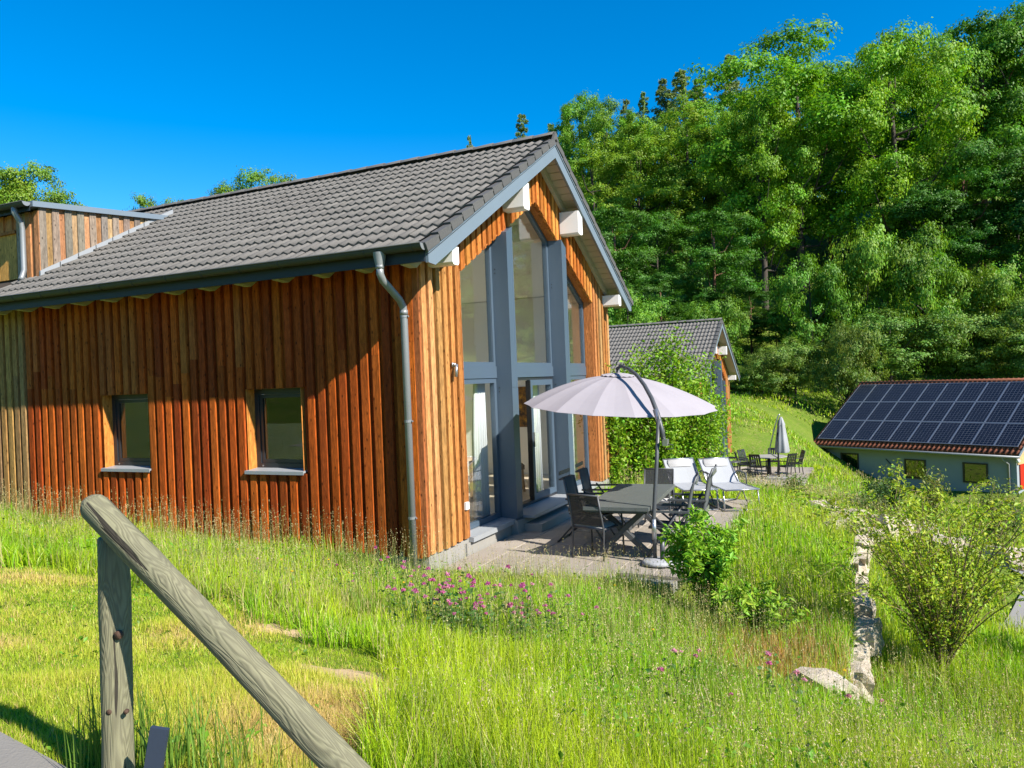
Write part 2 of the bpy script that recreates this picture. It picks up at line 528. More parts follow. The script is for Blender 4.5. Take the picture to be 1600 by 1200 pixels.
def vnoise(x, y, s, seed=0):
    x, y = np.asarray(x) / s, np.asarray(y) / s
    xi, yi = np.floor(x).astype(int), np.floor(y).astype(int)
    fx, fy = x - xi, y - yi
    fx, fy = fx * fx * (3 - 2 * fx), fy * fy * (3 - 2 * fy)
    def h(i, j):
        v = np.sin(i * 127.1 + j * 311.7 + seed * 74.7) * 43758.5453
        return v - np.floor(v)
    return (h(xi, yi) * (1 - fx) + h(xi + 1, yi) * fx) * (1 - fy) + (h(xi, yi + 1) * (1 - fx) + h(xi + 1, yi + 1) * fx) * fy
TERR = [(.02, .12), (2.95, .42), (3.1, 5.0), (3.1, 6.3), (.02, 6.3)]   # terrace outline
def ground(x, y, raw=False):
    x, y = np.atleast_1d(np.asarray(x, float)), np.atleast_1d(np.asarray(y, float))
    z = np.full(x.shape, _w[-1])
    for i in range(0, len(_cp)):
        z = z + _w[i] * np.sqrt((x - _cp[i, 0]) ** 2 + (y - _cp[i, 1]) ** 2 + .64)
    fade = sstep(y, -2.9, -1.6) * (1 - sstep(y, 4.2, 5.4))
    z = z - .48 * sstep(x, 4.72, 4.95) * fade * (1 - sstep(x, 6.5, 9))
    z = z + (vnoise(x, y, 1.7) - .5) * .10 + (vnoise(x, y, .5, 3) - .5) * .035
    if not raw:
        inh = (x > -11) & (x < -.12) & (y > .12) & (y < 7.55)
        z = np.where(inh, np.minimum(z, -.4), z)
        y0 = np.interp(x, [0, 2.95], [.12, .42])
        int_ = (x > -.12) & (x < 3.08) & (y > y0 + .04) & (y < 6.28)
        z = np.where(int_, -.42, z)
        p2 = (x > -.6) & (x < 3.0) & (y > 20.4) & (y < 26.2)
        z = np.where(p2, np.minimum(z, -2.12), z)
    return z
def gz(x, y):
    return float(ground(x, y)[0])

def axis_lines(lo, hi, fine, far):
    a = list(np.arange(lo, hi + 1e-6, fine))
    s, v = fine, hi
    while v < far:
        s = min(s * 1.22, 40); v += s; a.append(v)
    s, v = fine, lo
    while v > -far:
        s = min(s * 1.22, 40); v -= s; a.insert(0, v)
    return np.array(a)
gx_, gy_ = axis_lines(-9, 9, .2, 600), axis_lines(-9, 12, .2, 650)
XX, YY = np.meshgrid(gx_, gy_, indexing='ij')
ZZ = ground(XX.ravel(), YY.ravel()).reshape(XX.shape)
nx, ny = XX.shape
me = bpy.data.meshes.new('ground')
idx = np.arange(nx * ny).reshape(nx, ny)
quads = np.stack([idx[:-1, :-1], idx[1:, :-1], idx[1:, 1:], idx[:-1, 1:]], -1).reshape(-1, 4)
me.from_pydata(np.stack([XX.ravel(), YY.ravel(), ZZ.ravel()], 1).tolist(), [], quads.tolist())
me.polygons.foreach_set('use_smooth', [True] * len(quads))
me.materials.append(GROUND)
gobj = link(bpy.data.objects.new('ground', me))
tag(gobj, 'rolling grassy ground rising to the wooded hillside', None, None, 'structure')

# ------------------------------------------------------------------ paths and terrace
def strip_mesh(name, poly_left, poly_right, lift, mat, thick=.06):
    m = MB()
    L = [(x, y, gz(x, y) + lift) for x, y in poly_left]
    Rr = [(x, y, gz(x, y) + lift) for x, y in poly_right]
    n = len(L)
    vs = L + Rr + [(x, y, z - thick) for x, y, z in L] + [(x, y, z - thick) for x, y, z in Rr]
    fs = []
    for i in range(n - 1):
        fs += [(i, i + 1, n + i + 1, n + i), (2 * n + i, i, i + 1, 2 * n + i + 1)[::-1], (n + i, n + i + 1, 3 * n + i + 1, 3 * n + i)[::-1]]
    m.add(vs, fs)
    o = m.build(name, mat)
    fix_normals(o)
    return o
# concrete path where the photographer stands
def hit(px, py):
    d = 1.5
    while d < 60:
        q = at(px, py, d)
        if q[2] < gz(q[0], q[1]): break
        d += .01
    return q[:2]
A_ = hit(0, 1152); B_ = hit(92, 1200); dirp = (B_ - A_) / np.linalg.norm(B_ - A_); nrm = np.array([dirp[1], -dirp[0]])
pl_ = [tuple(A_ + dirp * s) for s in np.linspace(-9, 5, 29)]
pr_ = [tuple(A_ + dirp * s + nrm * 1.5) for s in np.linspace(-9, 5, 29)]
o = strip_mesh('path', pl_, pr_, .022, PATHM)
tag(o, 'grey concrete footpath at the lower corner', None, None, 'structure')
# patches of bare dry soil in the lawn
SOIL = plain('dry_soil', (.66, .47, .24), .95, .3, 9, .9, 60)
SOILC = []
for px, py, rx_, ry_, lab in ((545, 1056, .30, .17, 'bare sandy soil patch at the edge of the mown lawn'), (435, 985, .26, .12, 'small dry soil patch below the tall grass')):
    c0 = hit(px, py); SOILC.append((c0[0], c0[1], rx_, ry_))
    m = MB(); n_ = 26; vs = [(c0[0], c0[1], gz(c0[0], c0[1]) + .012)]
    for ring in (.5, 1.0):
        for k in range(n_):
            a = 2 * math.pi * k / n_
            rr_ = ring * (1 + .22 * math.sin(3 * a + px) + .14 * math.sin(7 * a))
            x, y = c0[0] + rx_ * rr_ * math.cos(a), c0[1] + ry_ * rr_ * math.sin(a)
            vs.append((x, y, gz(x, y) + (.012 if ring < 1 else .002)))
    fs = [(0, 1 + k, 1 + (k + 1) % n_) for k in range(n_)] + [(1 + k, 1 + n_ + k, 1 + n_ + (k + 1) % n_, 1 + (k + 1) % n_) for k in range(n_)]
    m.add(vs, fs); o = m.build('soil_patch', SOIL, None, True); tag(o, lab, None, None, 'structure')
# road down on the lower side
rl = [(6.45 + .0 * s, 3.2 + s) for s in np.linspace(0, 6, 25)]
rl = [(6.75 + .13 * s, 3.6 + s) for s in np.linspace(0, 5.2, 22)]
rr = [(13.5 + .13 * s, 2.0 + s) for s in np.linspace(0, 5.2, 22)]
def road():
    m = MB(); n, k = 26, 26
    vs = []
    for i in range(n):
        for j in range(k):
            u, v = i / (n - 1), j / (k - 1)
            x = 6.55 + 7.5 * u + .28 * v * 4 + .25 * math.sin(v * 5)
            y = 4.3 - 1.2 * u + 4.6 * v + .2 * math.sin(u * 9)
            vs.append((x, y, gz(x, y) + .05))
    m.add(vs, [(i * k + j, (i + 1) * k + j, (i + 1) * k + j + 1, i * k + j + 1) for i in range(n - 1) for j in range(k - 1)])
    o = m.build('road', ROADM, None, True)
    tag(o, 'pale grey road surface below the stone wall', None, None, 'structure')
road()

# terrace: bedding slab plus single paving slabs
TZ = -.25
m = MB()
m.prism([(.03, .16), (2.93, .46), (3.06, 5.0), (3.06, 6.26), (.03, 6.26)], 'z', -.5, TZ - .055)
terr = m.build('terrace', CONC)
fix_normals(terr)
tag(terr, 'paved terrace in front of the glazed gable', None, None, 'structure')
slab_me = {}
def slab(parent, x0, x1, y0, y1, ztop, mat, zt=.05):
    key = (round(x1 - x0, 2), round(y1 - y0, 2))
    if key not in slab_me:
        w, h = key[0] / 2, key[1] / 2
        b = .008
        mm = MB()
        lo = [(-w, -h, -zt), (w, -h, -zt), (w, h, -zt), (-w, h, -zt)]
        mid = [(x, y, -b) for x, y, _ in lo]
        top = [(-w + b, -h + b, 0), (w - b, -h + b, 0), (w - b, h - b, 0), (-w + b, h - b, 0)]
        fs = []
        for k in range(4):
            fs += [(k, (k + 1) % 4, 4 + (k + 1) % 4, 4 + k), (4 + k, 4 + (k + 1) % 4, 8 + (k + 1) % 4, 8 + k)]
        mm.add(lo + mid + top, fs + [(8, 9, 10, 11)])
        slab_me[key] = mm.mesh('paving_slab', mat)
    o = bpy.data.objects.new('paving_slab', slab_me[key])
    link(o, parent)
    o.location = ((x0 + x1) / 2, (y0 + y1) / 2, ztop + random.uniform(-.005, .005))
    o.rotation_euler = (random.uniform(-.006, .006), random.uniform(-.006, .006), random.uniform(-.006, .006))
    return o
sx_, sy_ = .435, .435
for i in range(7):
    for j in range(14):
        x0 = .04 + i * sx_; y0 = .20 + j * sy_
        yl = .16 + (x0 + sx_) / 2.95 * .3
        if y0 < yl - .22: continue
        slab(terr, x0 + .004, x0 + sx_ - .004, y0 + .004, y0 + sy_ - .004, TZ, PAVE)
# lower neighbouring terrace
TZ2 = -2.02
m = MB(); m.box(-.55, 2.95, 20.5, 26.1, -2.4, TZ2 - .055)
terr2 = m.build('lower_terrace', CONC)
tag(terr2, 'small paved terrace of the second house down the slope', None, None, 'structure')
for i in range(5):
    for j in range(8):
        slab(terr2, -.55 + i * .7 + .005, -.55 + (i + 1) * .7 - .005, 20.5 + j * .7 + .005, 20.5 + (j + 1) * .7 - .005, TZ2, PAVE)

# ------------------------------------------------------------------ main house
W, OX, OY, ZB, SL = 7.68, .42, .443, 3.683, .556
YC = W / 2
def zrake(y):                       # upper edge line of the bargeboard
    return ZB + SL * (min(y, W - y) + OY)
cosr = 1 / math.sqrt(1 + SL * SL); ANG = math.atan(SL)
XL = -11.0
HOUSE = empty('timber_house', (0, 0, 0))
tag(HOUSE, 'large orange timber-clad house with grey tiled roof and tall glazed gable', 'house')
BM_UNIT = MB().box(-.5, .5, -.5, .5, 0, 1).mesh('cladding_board', CLAD)
def board(parent, x0, x1, y0, y1, z0, z1, col):
    o = bpy.data.objects.new('cladding_board', BM_UNIT)
    link(o, parent)
    o.location = ((x0 + x1) / 2, (y0 + y1) / 2, z0)
    o.scale = (x1 - x0, y1 - y0, z1 - z0)
    o.color = (*col, 1)
    return o
def board_poly(parent, pts_yz, x0, x1, col):
    m = MB().prism(pts_yz, 'x', x0, x1)
    o = m.build('cladding_board', CLAD, parent)
    fix_normals(o)
    o.color = (*col, 1)
    return o
def jit(c, a=.14):
    k = random.uniform(1 - a, 1 + a)
    return tuple(max(0, x * k * random.uniform(.93, 1.07)) for x in c)

# wall core with openings for the two side windows
WIN = [(-5.80, -4.80), (-2.87, -1.90)]; WZ0, WZ1 = .985, 2.115
m = MB()
zt_side = ZB + SL * OY - .06
xs = [XL, WIN[0][0], WIN[0][1], WIN[1][0], WIN[1][1], -.06]
for a, b in ((xs[0], xs[1]), (xs[2], xs[3]), (xs[4], xs[5])): m.box(a, b, .055, .26, -.45, zt_side)
for a, b in WIN:
    m.box(a, b, .055, .26, -.45, WZ0); m.box(a, b, .055, .26, WZ1, zt_side)
core = m.build('wall', DARKROOM, HOUSE)
m = MB()
m.box(-.25, -.06, .055, 1.05, -.05, 3.7)
m.box(-.25, -.06, 6.63, W - .055, -.05, 3.7)
def ztop_in(y): return zrake(y) - .12
def zopen(y): return 5.14 - .54 * abs(y - YC)
for s in (0, 1):
    ya, yb = (.055, YC) if s == 0 else (YC, W - .055)
    for k in range(6):
        y0, y1 = ya + (yb - ya) * k / 6, ya + (yb - ya) * (k + 1) / 6
        z0a = zopen(y0) if 1.05 < y0 < 6.63 else 3.69
        z0b = zopen(y1) if 1.05 < y1 < 6.63 else 3.69
        if y1 <= 1.05 or y0 >= 6.63: z0a = z0b = 3.60
        m.hexa([(-.25, y0, z0a + .02), (-.06, y0, z0a + .02), (-.06, y1, z0b + .02), (-.25, y1, z0b + .02),
                (-.25, y0, ztop_in(y0)), (-.06, y0, ztop_in(y0)), (-.06, y1, ztop_in(y1)), (-.25, y1, ztop_in(y1))])
m.box(XL, -.06, W - .26, W - .055, -.45, zt_side)
m.build('wall', DARKROOM, HOUSE)
# plinth
m = MB()
m.box(-.10, -.005, -.0, 1.30, -.6, -.045)
m.build('plinth', CONC, HOUSE)
m = MB(); m.box(-.10, -.005, 6.5, W, -.6, -.045); m.build('plinth', CONC, HOUSE)
m = MB(); m.box(XL, -.101, .01, .12, -.6, -.03); m.build('plinth', CONC, HOUSE)

# side cladding: recessed boards and raised boards
PER = .176
SIDE = [(.36, .066, .008), (.29, .051, .007), (.41, .092, .011), (.24, .041, .006), (.38, .079, .009), (.32, .068, .009)]
SIDE_UP = SIDE[:4] + [(.38, .108, .022), (.33, .085, .018)]
GREYW = [(.25, .14, .060), (.30, .165, .068), (.19, .115, .055), (.34, .175, .062)]
def side_col(x, z):
    if x < -7.62: return jit(random.choice(GREYW))
    return jit(random.choice(SIDE_UP if z > 1.9 and random.random() < .7 else SIDE), .11)
k = 0
x = -.085
while x > -9.6:
    x1, x0 = x, x - .105
    raised_w = random.uniform(.098, .112)
    x0 = x1 - raised_w
    yo = random.uniform(-.004, .004)
    xm = (x0 + x1) / 2
    win = [w for w in WIN if w[0] - .03 < xm < w[1] + .03]
    segs = []
    ztop = zt_side - .02
    if win:
        segs += [(-.06, WZ0 - .035), (WZ1, ztop)]
    else:
        zj = random.uniform(1.95, 2.75) if random.random() < .65 else None
        segs += [(-.06 + random.uniform(-.02, .02), zj), (zj, ztop)] if zj else [(-.06, ztop)]
    for z0, z1 in segs:
        a, b = x0, x1
        for w in WIN:
            if z1 > WZ0 + .1 and z0 < WZ1 - .1:
                if a < w[0] < b: b = w[0] - .002
                if a < w[1] < b: a = w[1] + .002
        if b - a > .02:
            board(HOUSE, a, b, -.034 + yo, .018, z0, z1 - .002, side_col(xm, (z0 + z1) / 2))
    # recessed board behind the gap
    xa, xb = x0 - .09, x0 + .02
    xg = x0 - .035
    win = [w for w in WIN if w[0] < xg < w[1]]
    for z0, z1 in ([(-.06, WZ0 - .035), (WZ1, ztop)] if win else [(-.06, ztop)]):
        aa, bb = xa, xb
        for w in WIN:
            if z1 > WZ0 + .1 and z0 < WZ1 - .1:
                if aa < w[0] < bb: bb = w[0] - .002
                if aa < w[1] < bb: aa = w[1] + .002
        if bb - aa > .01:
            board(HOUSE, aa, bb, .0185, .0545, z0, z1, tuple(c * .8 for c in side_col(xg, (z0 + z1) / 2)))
    x -= PER
# corner boards
board(HOUSE, -.083, -.002, -.026, .018, -.06, zt_side - .02, (.30, .095, .03))
# gable cladding
GAB = [(.38, .175, .058), (.33, .135, .038), (.40, .215, .088), (.29, .11, .029), (.36, .155, .049)]
GAB_UP = [(.40, .14, .026), (.35, .11, .019), (.43, .17, .038), (.31, .088, .015)]
def gable_boards(y0, y1, xa, xb, colf, grow=0.0):
    """one vertical gable board between y0 and y1, cut to the roof and to the glazed opening"""
    def top(y): return zrake(y) - .115
    def seg(ya, yb, zb_a, zb_b):
        if yb - ya < .012: return
        pts = [(ya, zb_a), (yb, zb_b)]
        if ya < YC < yb: pts += [(yb, top(yb)), (YC, top(YC)), (ya, top(ya))]
        else: pts += [(yb, top(yb)), (ya, top(ya))]
        board_poly(HOUSE, pts, xa, xb, colf((zb_a + zb_b) / 2))
    cuts = sorted({y0, y1} | {c for c in (1.05, 6.63) if y0 < c < y1})
    for a, b in zip(cuts[:-1], cuts[1:]):
        mid = (a + b) / 2
        if 1.05 < mid < 6.63:
            seg(a, b, zopen(a) - .03, zopen(b) - .03)
        else:
            j = random.uniform(-.05, -.02)
            seg(a, b, j, j)
def gcol(z):
    return jit(random.choice(GAB_UP if z > 2.5 else GAB), .16)
y = .02
first = True
while y < W - .03:
    w = random.uniform(.098, .112)
    y1 = min(y + w, W - .005)
    xo = random.uniform(-.004, .004)
    if first: gable_boards(y, y1, -.018, .022, lambda z: (.45, .20, .07))
    elif .19 < y < .22: gable_boards(y, y1, -.018, .022 + xo, lambda z: (.44, .21, .08))
    else: gable_boards(y, y1, -.018, .030 + xo, gcol)
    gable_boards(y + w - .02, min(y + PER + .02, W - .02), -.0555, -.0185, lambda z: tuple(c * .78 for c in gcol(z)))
    first = False
    y += PER

# side windows
for i, (a, b) in enumerate(WIN):
    m = MB()
    fy0, fy1 = .145, .205
    a2 = a + .005; b2 = b - .005
    def frame(m, a, b, z0, z1, t, y0, y1):
        m.box(a, a + t, y0, y1, z0, z1); m.box(b - t, b, y0, y1, z0, z1)
        m.box(a + t, b - t, y0, y1, z0, z0 + t); m.box(a + t, b - t, y0, y1, z1 - t, z1)
    frame(m, a2, b2, WZ0 + .005, WZ1 - .005, .075, fy0, fy1)
    frame(m, a2 + .076, b2 - .076, WZ0 + .082, WZ1 - .082, .05, fy0 + .018, fy1 - .004)
    win = m.build('window', ANTH, HOUSE)
    win['label'] = ('small square window with dark frame, farther from the gable', 'small square window with dark frame, nearer the downpipe')[i]
    m = MB(); m.box(a2 + .12, b2 - .12, fy0 + .035, fy0 + .041, WZ0 + .125, WZ1 - .125); m.build('pane', GLASS_S, win)
    m = MB(); m.hexa([(a - .03, -.065, WZ0 - .030), (b + .03, -.065, WZ0 - .030), (b + .0, .15, WZ0 - .004), (a - .0, .15, WZ0 - .004),
                      (a - .03, -.065, WZ0 - .004), (b + .03, -.065, WZ0 - .004), (b + .0, .15, WZ0 + .018), (a - .0, .15, WZ0 + .018)])
    m.box(a - .03, b + .03, -.068, -.06, WZ0 - .05, WZ0 - .006)
    m.build('sill', SILLM, win)
    # timber reveal lining
    for (x0, x1) in ((a, a + .004), (b - .004, b)):
        board(HOUSE, x0 if x0 == a else x0, x1, -.015, .145, WZ0, WZ1, (.45, .17, .035))
    board(HOUSE, a, b, -.012, .145, WZ1 - .006, WZ1 - .001, (.30, .10, .03))
    m = MB(); m.tube([(a2 + .11, fy0 - .004, WZ0 + .045), (a2 + .11, fy0 + .01, WZ0 + .045)], .014, 8); m.build('drain_cap', ZINC, win)
    if i == 1:
        m = MB(); m.box(a + .1, b - .1, .25, .27, WZ1 - .5, WZ1 - .08); m.build('blind', CREAM, win)

# roof deck
def roof_pts(yoff, z):
    return
m = MB()
dz = .05
poly = [(-OY - .02, zrake(-OY) + .02), (YC, zrake(YC) + .03), (W + OY + .02, zrake(-OY) + .02),
        (W + OY + .02, zrake(-OY) - .04), (YC, zrake(YC) - .05), (-OY - .02, zrake(-OY) - .04)]
m.prism(poly, 'x', XL, OX - .025)
ROOF = m.build('roof', DARKROOM, HOUSE)
fix_normals(ROOF)
# tiles
def tile_profile(u):                # wave height across one tile, two rolls
    return .021 * math.cos(2 * math.pi * (u / .15)) + .021
TW, GA = .30, .3535
def tile_mesh(n=9, w=TW, length=GA + .07):
    m = MB(); vs = []; fs = []
    us = [w * k / (n - 1) for k in range(n)]
    for u in us: vs.append((-u, 0, tile_profile(u) + .038))
    for u in us: vs.append((-u, length, tile_profile(u) + .002))
    for u in us: vs.append((-u, .001, tile_profile(u) + .008))
    for k in range(n - 1):
        fs.append((k + 1, k, n + k, n + k + 1)); fs.append((k, k + 1, 2 * n + k + 1, 2 * n + k))
    m.add(vs, fs)
    return m
TILE_ME = tile_mesh().mesh('roof_tile', TILE, True)
# keep the front lip crisp
TILE_ME.polygons.foreach_set('use_smooth', [i % 2 == 0 for i in range(len(TILE_ME.polygons))])
ROOFZ0 = zrake(-OY) + .025
spots = []
for r in range(14):
    s = -.085 + r * GA
    yy = -OY + s * cosr; zz = ROOFZ0 + s * math.sin(ANG)
    x = .345
    while x > (-8.0 if yy < 3.0 else -10.6):
        spots.append((x, yy, zz)); x -= TW
cc = CAM_C
spots.sort(key=lambda p: (p[0] - cc[0]) ** 2 + (p[1] - cc[1]) ** 2)
for i, (x, yy, zz) in enumerate(spots[:300]):
    o = bpy.data.objects.new('roof_tile', TILE_ME)
    link(o, ROOF)
    o.location = (x + random.uniform(-.003, .003), yy + random.uniform(-.004, .004), zz + random.uniform(-.002, .003))
    o.rotation_euler = (ANG + random.uniform(-.006, .006), random.uniform(-.006, .006), random.uniform(-.006, .006))
def tile_field(spots, ang, sign, mat, name, parent, tm=None):
    tm = tm or tile_mesh()
    base = np.array(tm.v)
    nb = len(base); V = []; Fc = []
    ca, sa = math.cos(ang), math.sin(ang)
    for k, (x, y, z) in enumerate(spots):
        yy = base[:, 1] * ca - base[:, 2] * sa
        zz = base[:, 1] * sa + base[:, 2] * ca
        V.append(np.stack([base[:, 0] + x, sign * yy + y, zz + z + random.uniform(-.003, .003)], 1))
        Fc += [tuple(k * nb + i for i in (f if sign > 0 else f[::-1])) for f in tm.f]
    me = bpy.data.meshes.new(name)
    me.from_pydata(np.concatenate(V).tolist(), [], Fc)
    me.materials.append(mat)
    me.polygons.foreach_set('use_smooth', [i % 2 == 0 for i in range(len(me.polygons))])
    o = link(bpy.data.objects.new(name, me), parent)
    o['kind'] = 'stuff'
    return o
tile_field(spots[300:], ANG, 1, TILE, 'roof_tile_field', ROOF)
far = []
for r in range(14):
    s = -.085 + r * GA
    x = .345
    while x > -6:
        far.append((x, W + OY - s * cosr, ROOFZ0 + s * math.sin(ANG))); x -= TW
tile_field(far, ANG, -1, TILE, 'roof_tile_field', ROOF)
# verge tiles with down-turned flap
m = MB()
m.hexa([(-.055, 0, .036), (.05, 0, .036), (.05, .42, .002), (-.055, .42, .002), (-.055, 0, .062), (.05, 0, .062), (.05, .42, .030), (-.055, .42, .030)])
m.hexa([(.028, 0, -.048), (.0555, 0, -.048), (.0475, GA - .012, -.062), (.028, GA - .012, -.062), (.028, 0, .0355), (.0555, 0, .0355), (.0475, GA - .012, .008), (.028, GA - .012, .008)])
VERGE_ME = m.mesh('verge_tile', TILE_D)
for sgn in (1, -1):
    for r in range(14):
        s = -.085 + r * GA
        o = bpy.data.objects.new('verge_tile', VERGE_ME); link(o, ROOF)
        y0 = -OY + s * cosr
        if sgn > 0:
            o.location = (.395, y0, ROOFZ0 + s * math.sin(ANG)); o.rotation_euler = (ANG + random.uniform(-.01, .01), 0, 0)
        else:
            o.location = (.395, W - y0, ROOFZ0 + s * math.sin(ANG)); o.scale = (1, -1, 1); o.rotation_euler = (-ANG + random.uniform(-.01, .01), 0, 0)
# ridge tiles
m = MB(); vs = []; fs = []
N = 9
for j, (xx, rr) in enumerate(((0, .125), (-.41, .108))):
    for k in range(N):
        a = math.pi * (.08 + .84 * k / (N - 1))
        vs.append((xx, rr * math.cos(a), rr * .82 * math.sin(a)))
for k in range(N):
    a = math.pi * (.08 + .84 * k / (N - 1)); vs.append((0.001, .108 * math.cos(a), .108 * .82 * math.sin(a)))
for k in range(N - 1):
    fs += [(k, k + 1, N + k + 1, N + k), (k + 1, k, 2 * N + k, 2 * N + k + 1)]
m.add(vs, fs)
RIDGE_ME = m.mesh('ridge_tile', TILE_D, True)
zr = zrake(YC) + .055
x = .42
while x > -10.6:
    o = bpy.data.objects.new('ridge_tile', RIDGE_ME); link(o, ROOF)
    o.location = (x, YC, zr + random.uniform(-.003, .004)); o.rotation_euler = (random.uniform(-.02, .02), random.uniform(-.008, .008), random.uniform(-.01, .01))
    x -= .375
m = MB(); m.prism([(YC - .13, zr - .06), (YC, zr + .105), (YC + .13, zr - .06), (YC, zr - .02)], 'x', .405, .448); o = m.build('ridge_end', TILE_D, ROOF); fix_normals(o)

# bargeboards (a broad board under a narrow one), both slopes
for s in (0, 1):
    def Yp(y): return y if s == 0 else W - y
    for nm, dz0, dz1, xo, mt in (('bargeboard', -.275, -.088, OX, TRIM), ('bargeboard_trim', -.072, -.010, OX + .010, TRIM)):
        m = MB()
        ya = -OY if nm == 'bargeboard' else -OY - .01
        pts = [(Yp(ya), zrake(-OY) + dz0 + (.10 if nm == 'bargeboard' else 0)), (Yp(ya), zrake(-OY) + dz1), (Yp(YC), zrake(YC) + dz1), (Yp(YC), zrake(YC) + dz0)]
        if nm == 'bargeboard': pts.insert(0, (Yp(ya + .16), zrake(-OY) + .16 * SL + dz0))
        m.prism(pts, 'x', xo - .04, xo)
        o = m.build(nm, mt, HOUSE); fix_normals(o)
# soffit boards under the overhang of both slopes, and the rafter against the wall
L_sl = (YC + OY) / cosr
nb_ = 26
for s in (0, 1):
    for k in range(nb_):
        sa, sb = L_sl * k / nb_, L_sl * (k + 1) / nb_ - .016
        p = []
        for ss, off in ((sa, -.098), (sb, -.098), (sb, -.083), (sa, -.083)):
            yy = -OY + ss * cosr
            p.append((yy if s == 0 else W - yy, ZB + ss * math.sin(ANG) + off - .0 ))
        m = MB().prism(p, 'x', .025, OX - .042)
        o = m.build('soffit_board', CREAM, HOUSE); fix_normals(o)
    m = MB()
    p = [(yy if s == 0 else W - yy, zz) for yy, zz in ((-.02, zrake(-.02) - .24), (YC, zrake(YC) - .24), (YC, zrake(YC) - .101), (-.02, zrake(-.02) - .101))]
    m.prism(p, 'x', .026, .085); o = m.build('rafter', CREAM, HOUSE); fix_normals(o)
# purlin ends
for (y0, y1, z0, z1) in ((.20, .37, 3.57, 3.80), (2.50, 2.73, 4.70, 5.12), (W - 2.73, W - 2.50, 4.70, 5.12), (W - .37, W - .20, 3.57, 3.80)):
    m = MB()
    zt0 = min(z1, zrake((y0 + y1) / 2) - .12)
    c = .03
    m.prism([(y0, z0 + c), (y0 + c, z0), (y1 - c, z0), (y1, z0 + c), (y1, zt0), (y0, zt0)], 'x', .02, .385)
    o = m.build('purlin', WHITE, HOUSE); fix_normals(o)
# eave: rafter tails, fascia, gutter, downpipe
x = .07
while x > -9.5:
    m = MB()
    m.prism([(-.425, 3.515), (-.425, 3.60), (.02, 3.84), (.02, 3.66), (-.22, 3.50)], 'x', x - .05, x + .05)
    o = m.build('rafter', CREAM, HOUSE); fix_normals(o)
    x -= .655
m = MB(); m.box(XL, OX - .045, -.46, -.432, 3.522, 3.70); m.build('fascia', BLUE_D, HOUSE)
m = MB()
m.hexa([(XL, -.43, 3.60), (OX - .05, -.43, 3.60), (OX - .05, .02, 3.855), (XL, .02, 3.855), (XL, -.43, 3.612), (OX - .05, -.43, 3.612), (OX - .05, .02, 3.867), (XL, .02, 3.867)])
m.build('soffit_panel', CREAM, HOUSE)
def gutter(parent, xa, xb, yc, zc, r, sign=-1, name='gutter'):
    m = MB(); vs = []; fs = []
    n = 10
    prof = [(r * math.cos(math.pi + math.pi * k / n), r * math.sin(math.pi + math.pi * k / n)) for k in range(n + 1)]
    prof2 = [(p[0] * .93, p[1] * .93) for p in prof]
    bead = [(-r - .006 + .009 * math.cos(a), .003 + .009 * math.sin(a)) for a in [2 * math.pi * k / 8 for k in range(8)]]
    for xx in (xa, xb):
        for p in prof: vs.append((xx, yc + p[0], zc + p[1]))
        for p in prof2: vs.append((xx, yc + p[0], zc + p[1]))
    k1 = 2 * (n + 1)
    for k in range(n):
        fs += [(k, k + 1, k1 + k + 1, k1 + k), (n + 1 + k + 1, n + 1 + k, k1 + n + 1 + k, k1 + n + 1 + k + 1)]
    m.add(vs, fs)
    m.tube([(xa, yc - r - .004, zc + .003), (xb, yc - r - .004, zc + .003)], .009, 8)
    g = m.build(name, ZINC_D, parent, True)
    m = MB(); vs = [(xb, yc + p[0], zc + p[1]) for p in prof] + [(xb + .004, yc + p[0], zc + p[1]) for p in prof]
    m.add(vs, [tuple(range(n + 1))[::-1], tuple(range(n + 1, 2 * n + 2))])
    m.build('gutter_end', ZINC, g)
    return g
GY, GZ = -.535, 3.715
G1 = gutter(HOUSE, XL, OX - .01, GY, GZ, .075)
xx = .28
while xx > -9.2:
    m = MB(); m.tube([(xx, GY + .0785 * math.cos(math.pi + math.pi * k / 8), GZ + .0785 * math.sin(math.pi + math.pi * k / 8)) for k in range(9)], .0045, 5)
    m.build('gutter_bracket', ZINC_D, G1)
    xx -= .66
m = MB()
m.lathe([(.078, .0), (.072, -.06), (.052, -.15), (.050, -.19)], 16, (-.19, GY - .012, GZ - .045))
m.tube([(-.19, GY - .012, GZ - .20), (-.19, GY - .012, GZ - .30), (-.185, GY + .03, GZ - .37), (-.175, -.17, GZ - .58), (-.17, -.105, GZ - .66), (-.17, -.095, GZ - .74), (-.17, -.095, -.6)], .046, 14)
m.tube([(-.17, -.095, GZ - .70), (-.17, -.095, GZ - .76)], .052, 14)
m.tube([(-.19, GY - .012, GZ - .19), (-.19, GY - .012, GZ - .24)], .052, 14)
DP = m.build('downpipe', ZINC, HOUSE, True)
for zc in (2.92, 1.62, .42):
    m = MB(); m.tube([(-.17, -.095, zc), (-.17, -.095, zc + .03)], .051, 14); m.box(-.178, -.162, -.07, -.02, zc + .008, zc + .022); m.tube([(-.115, -.1, zc + .015), (-.10, -.1, zc + .015)], .012, 6)
    m.build('pipe_clip', ZINC, DP)

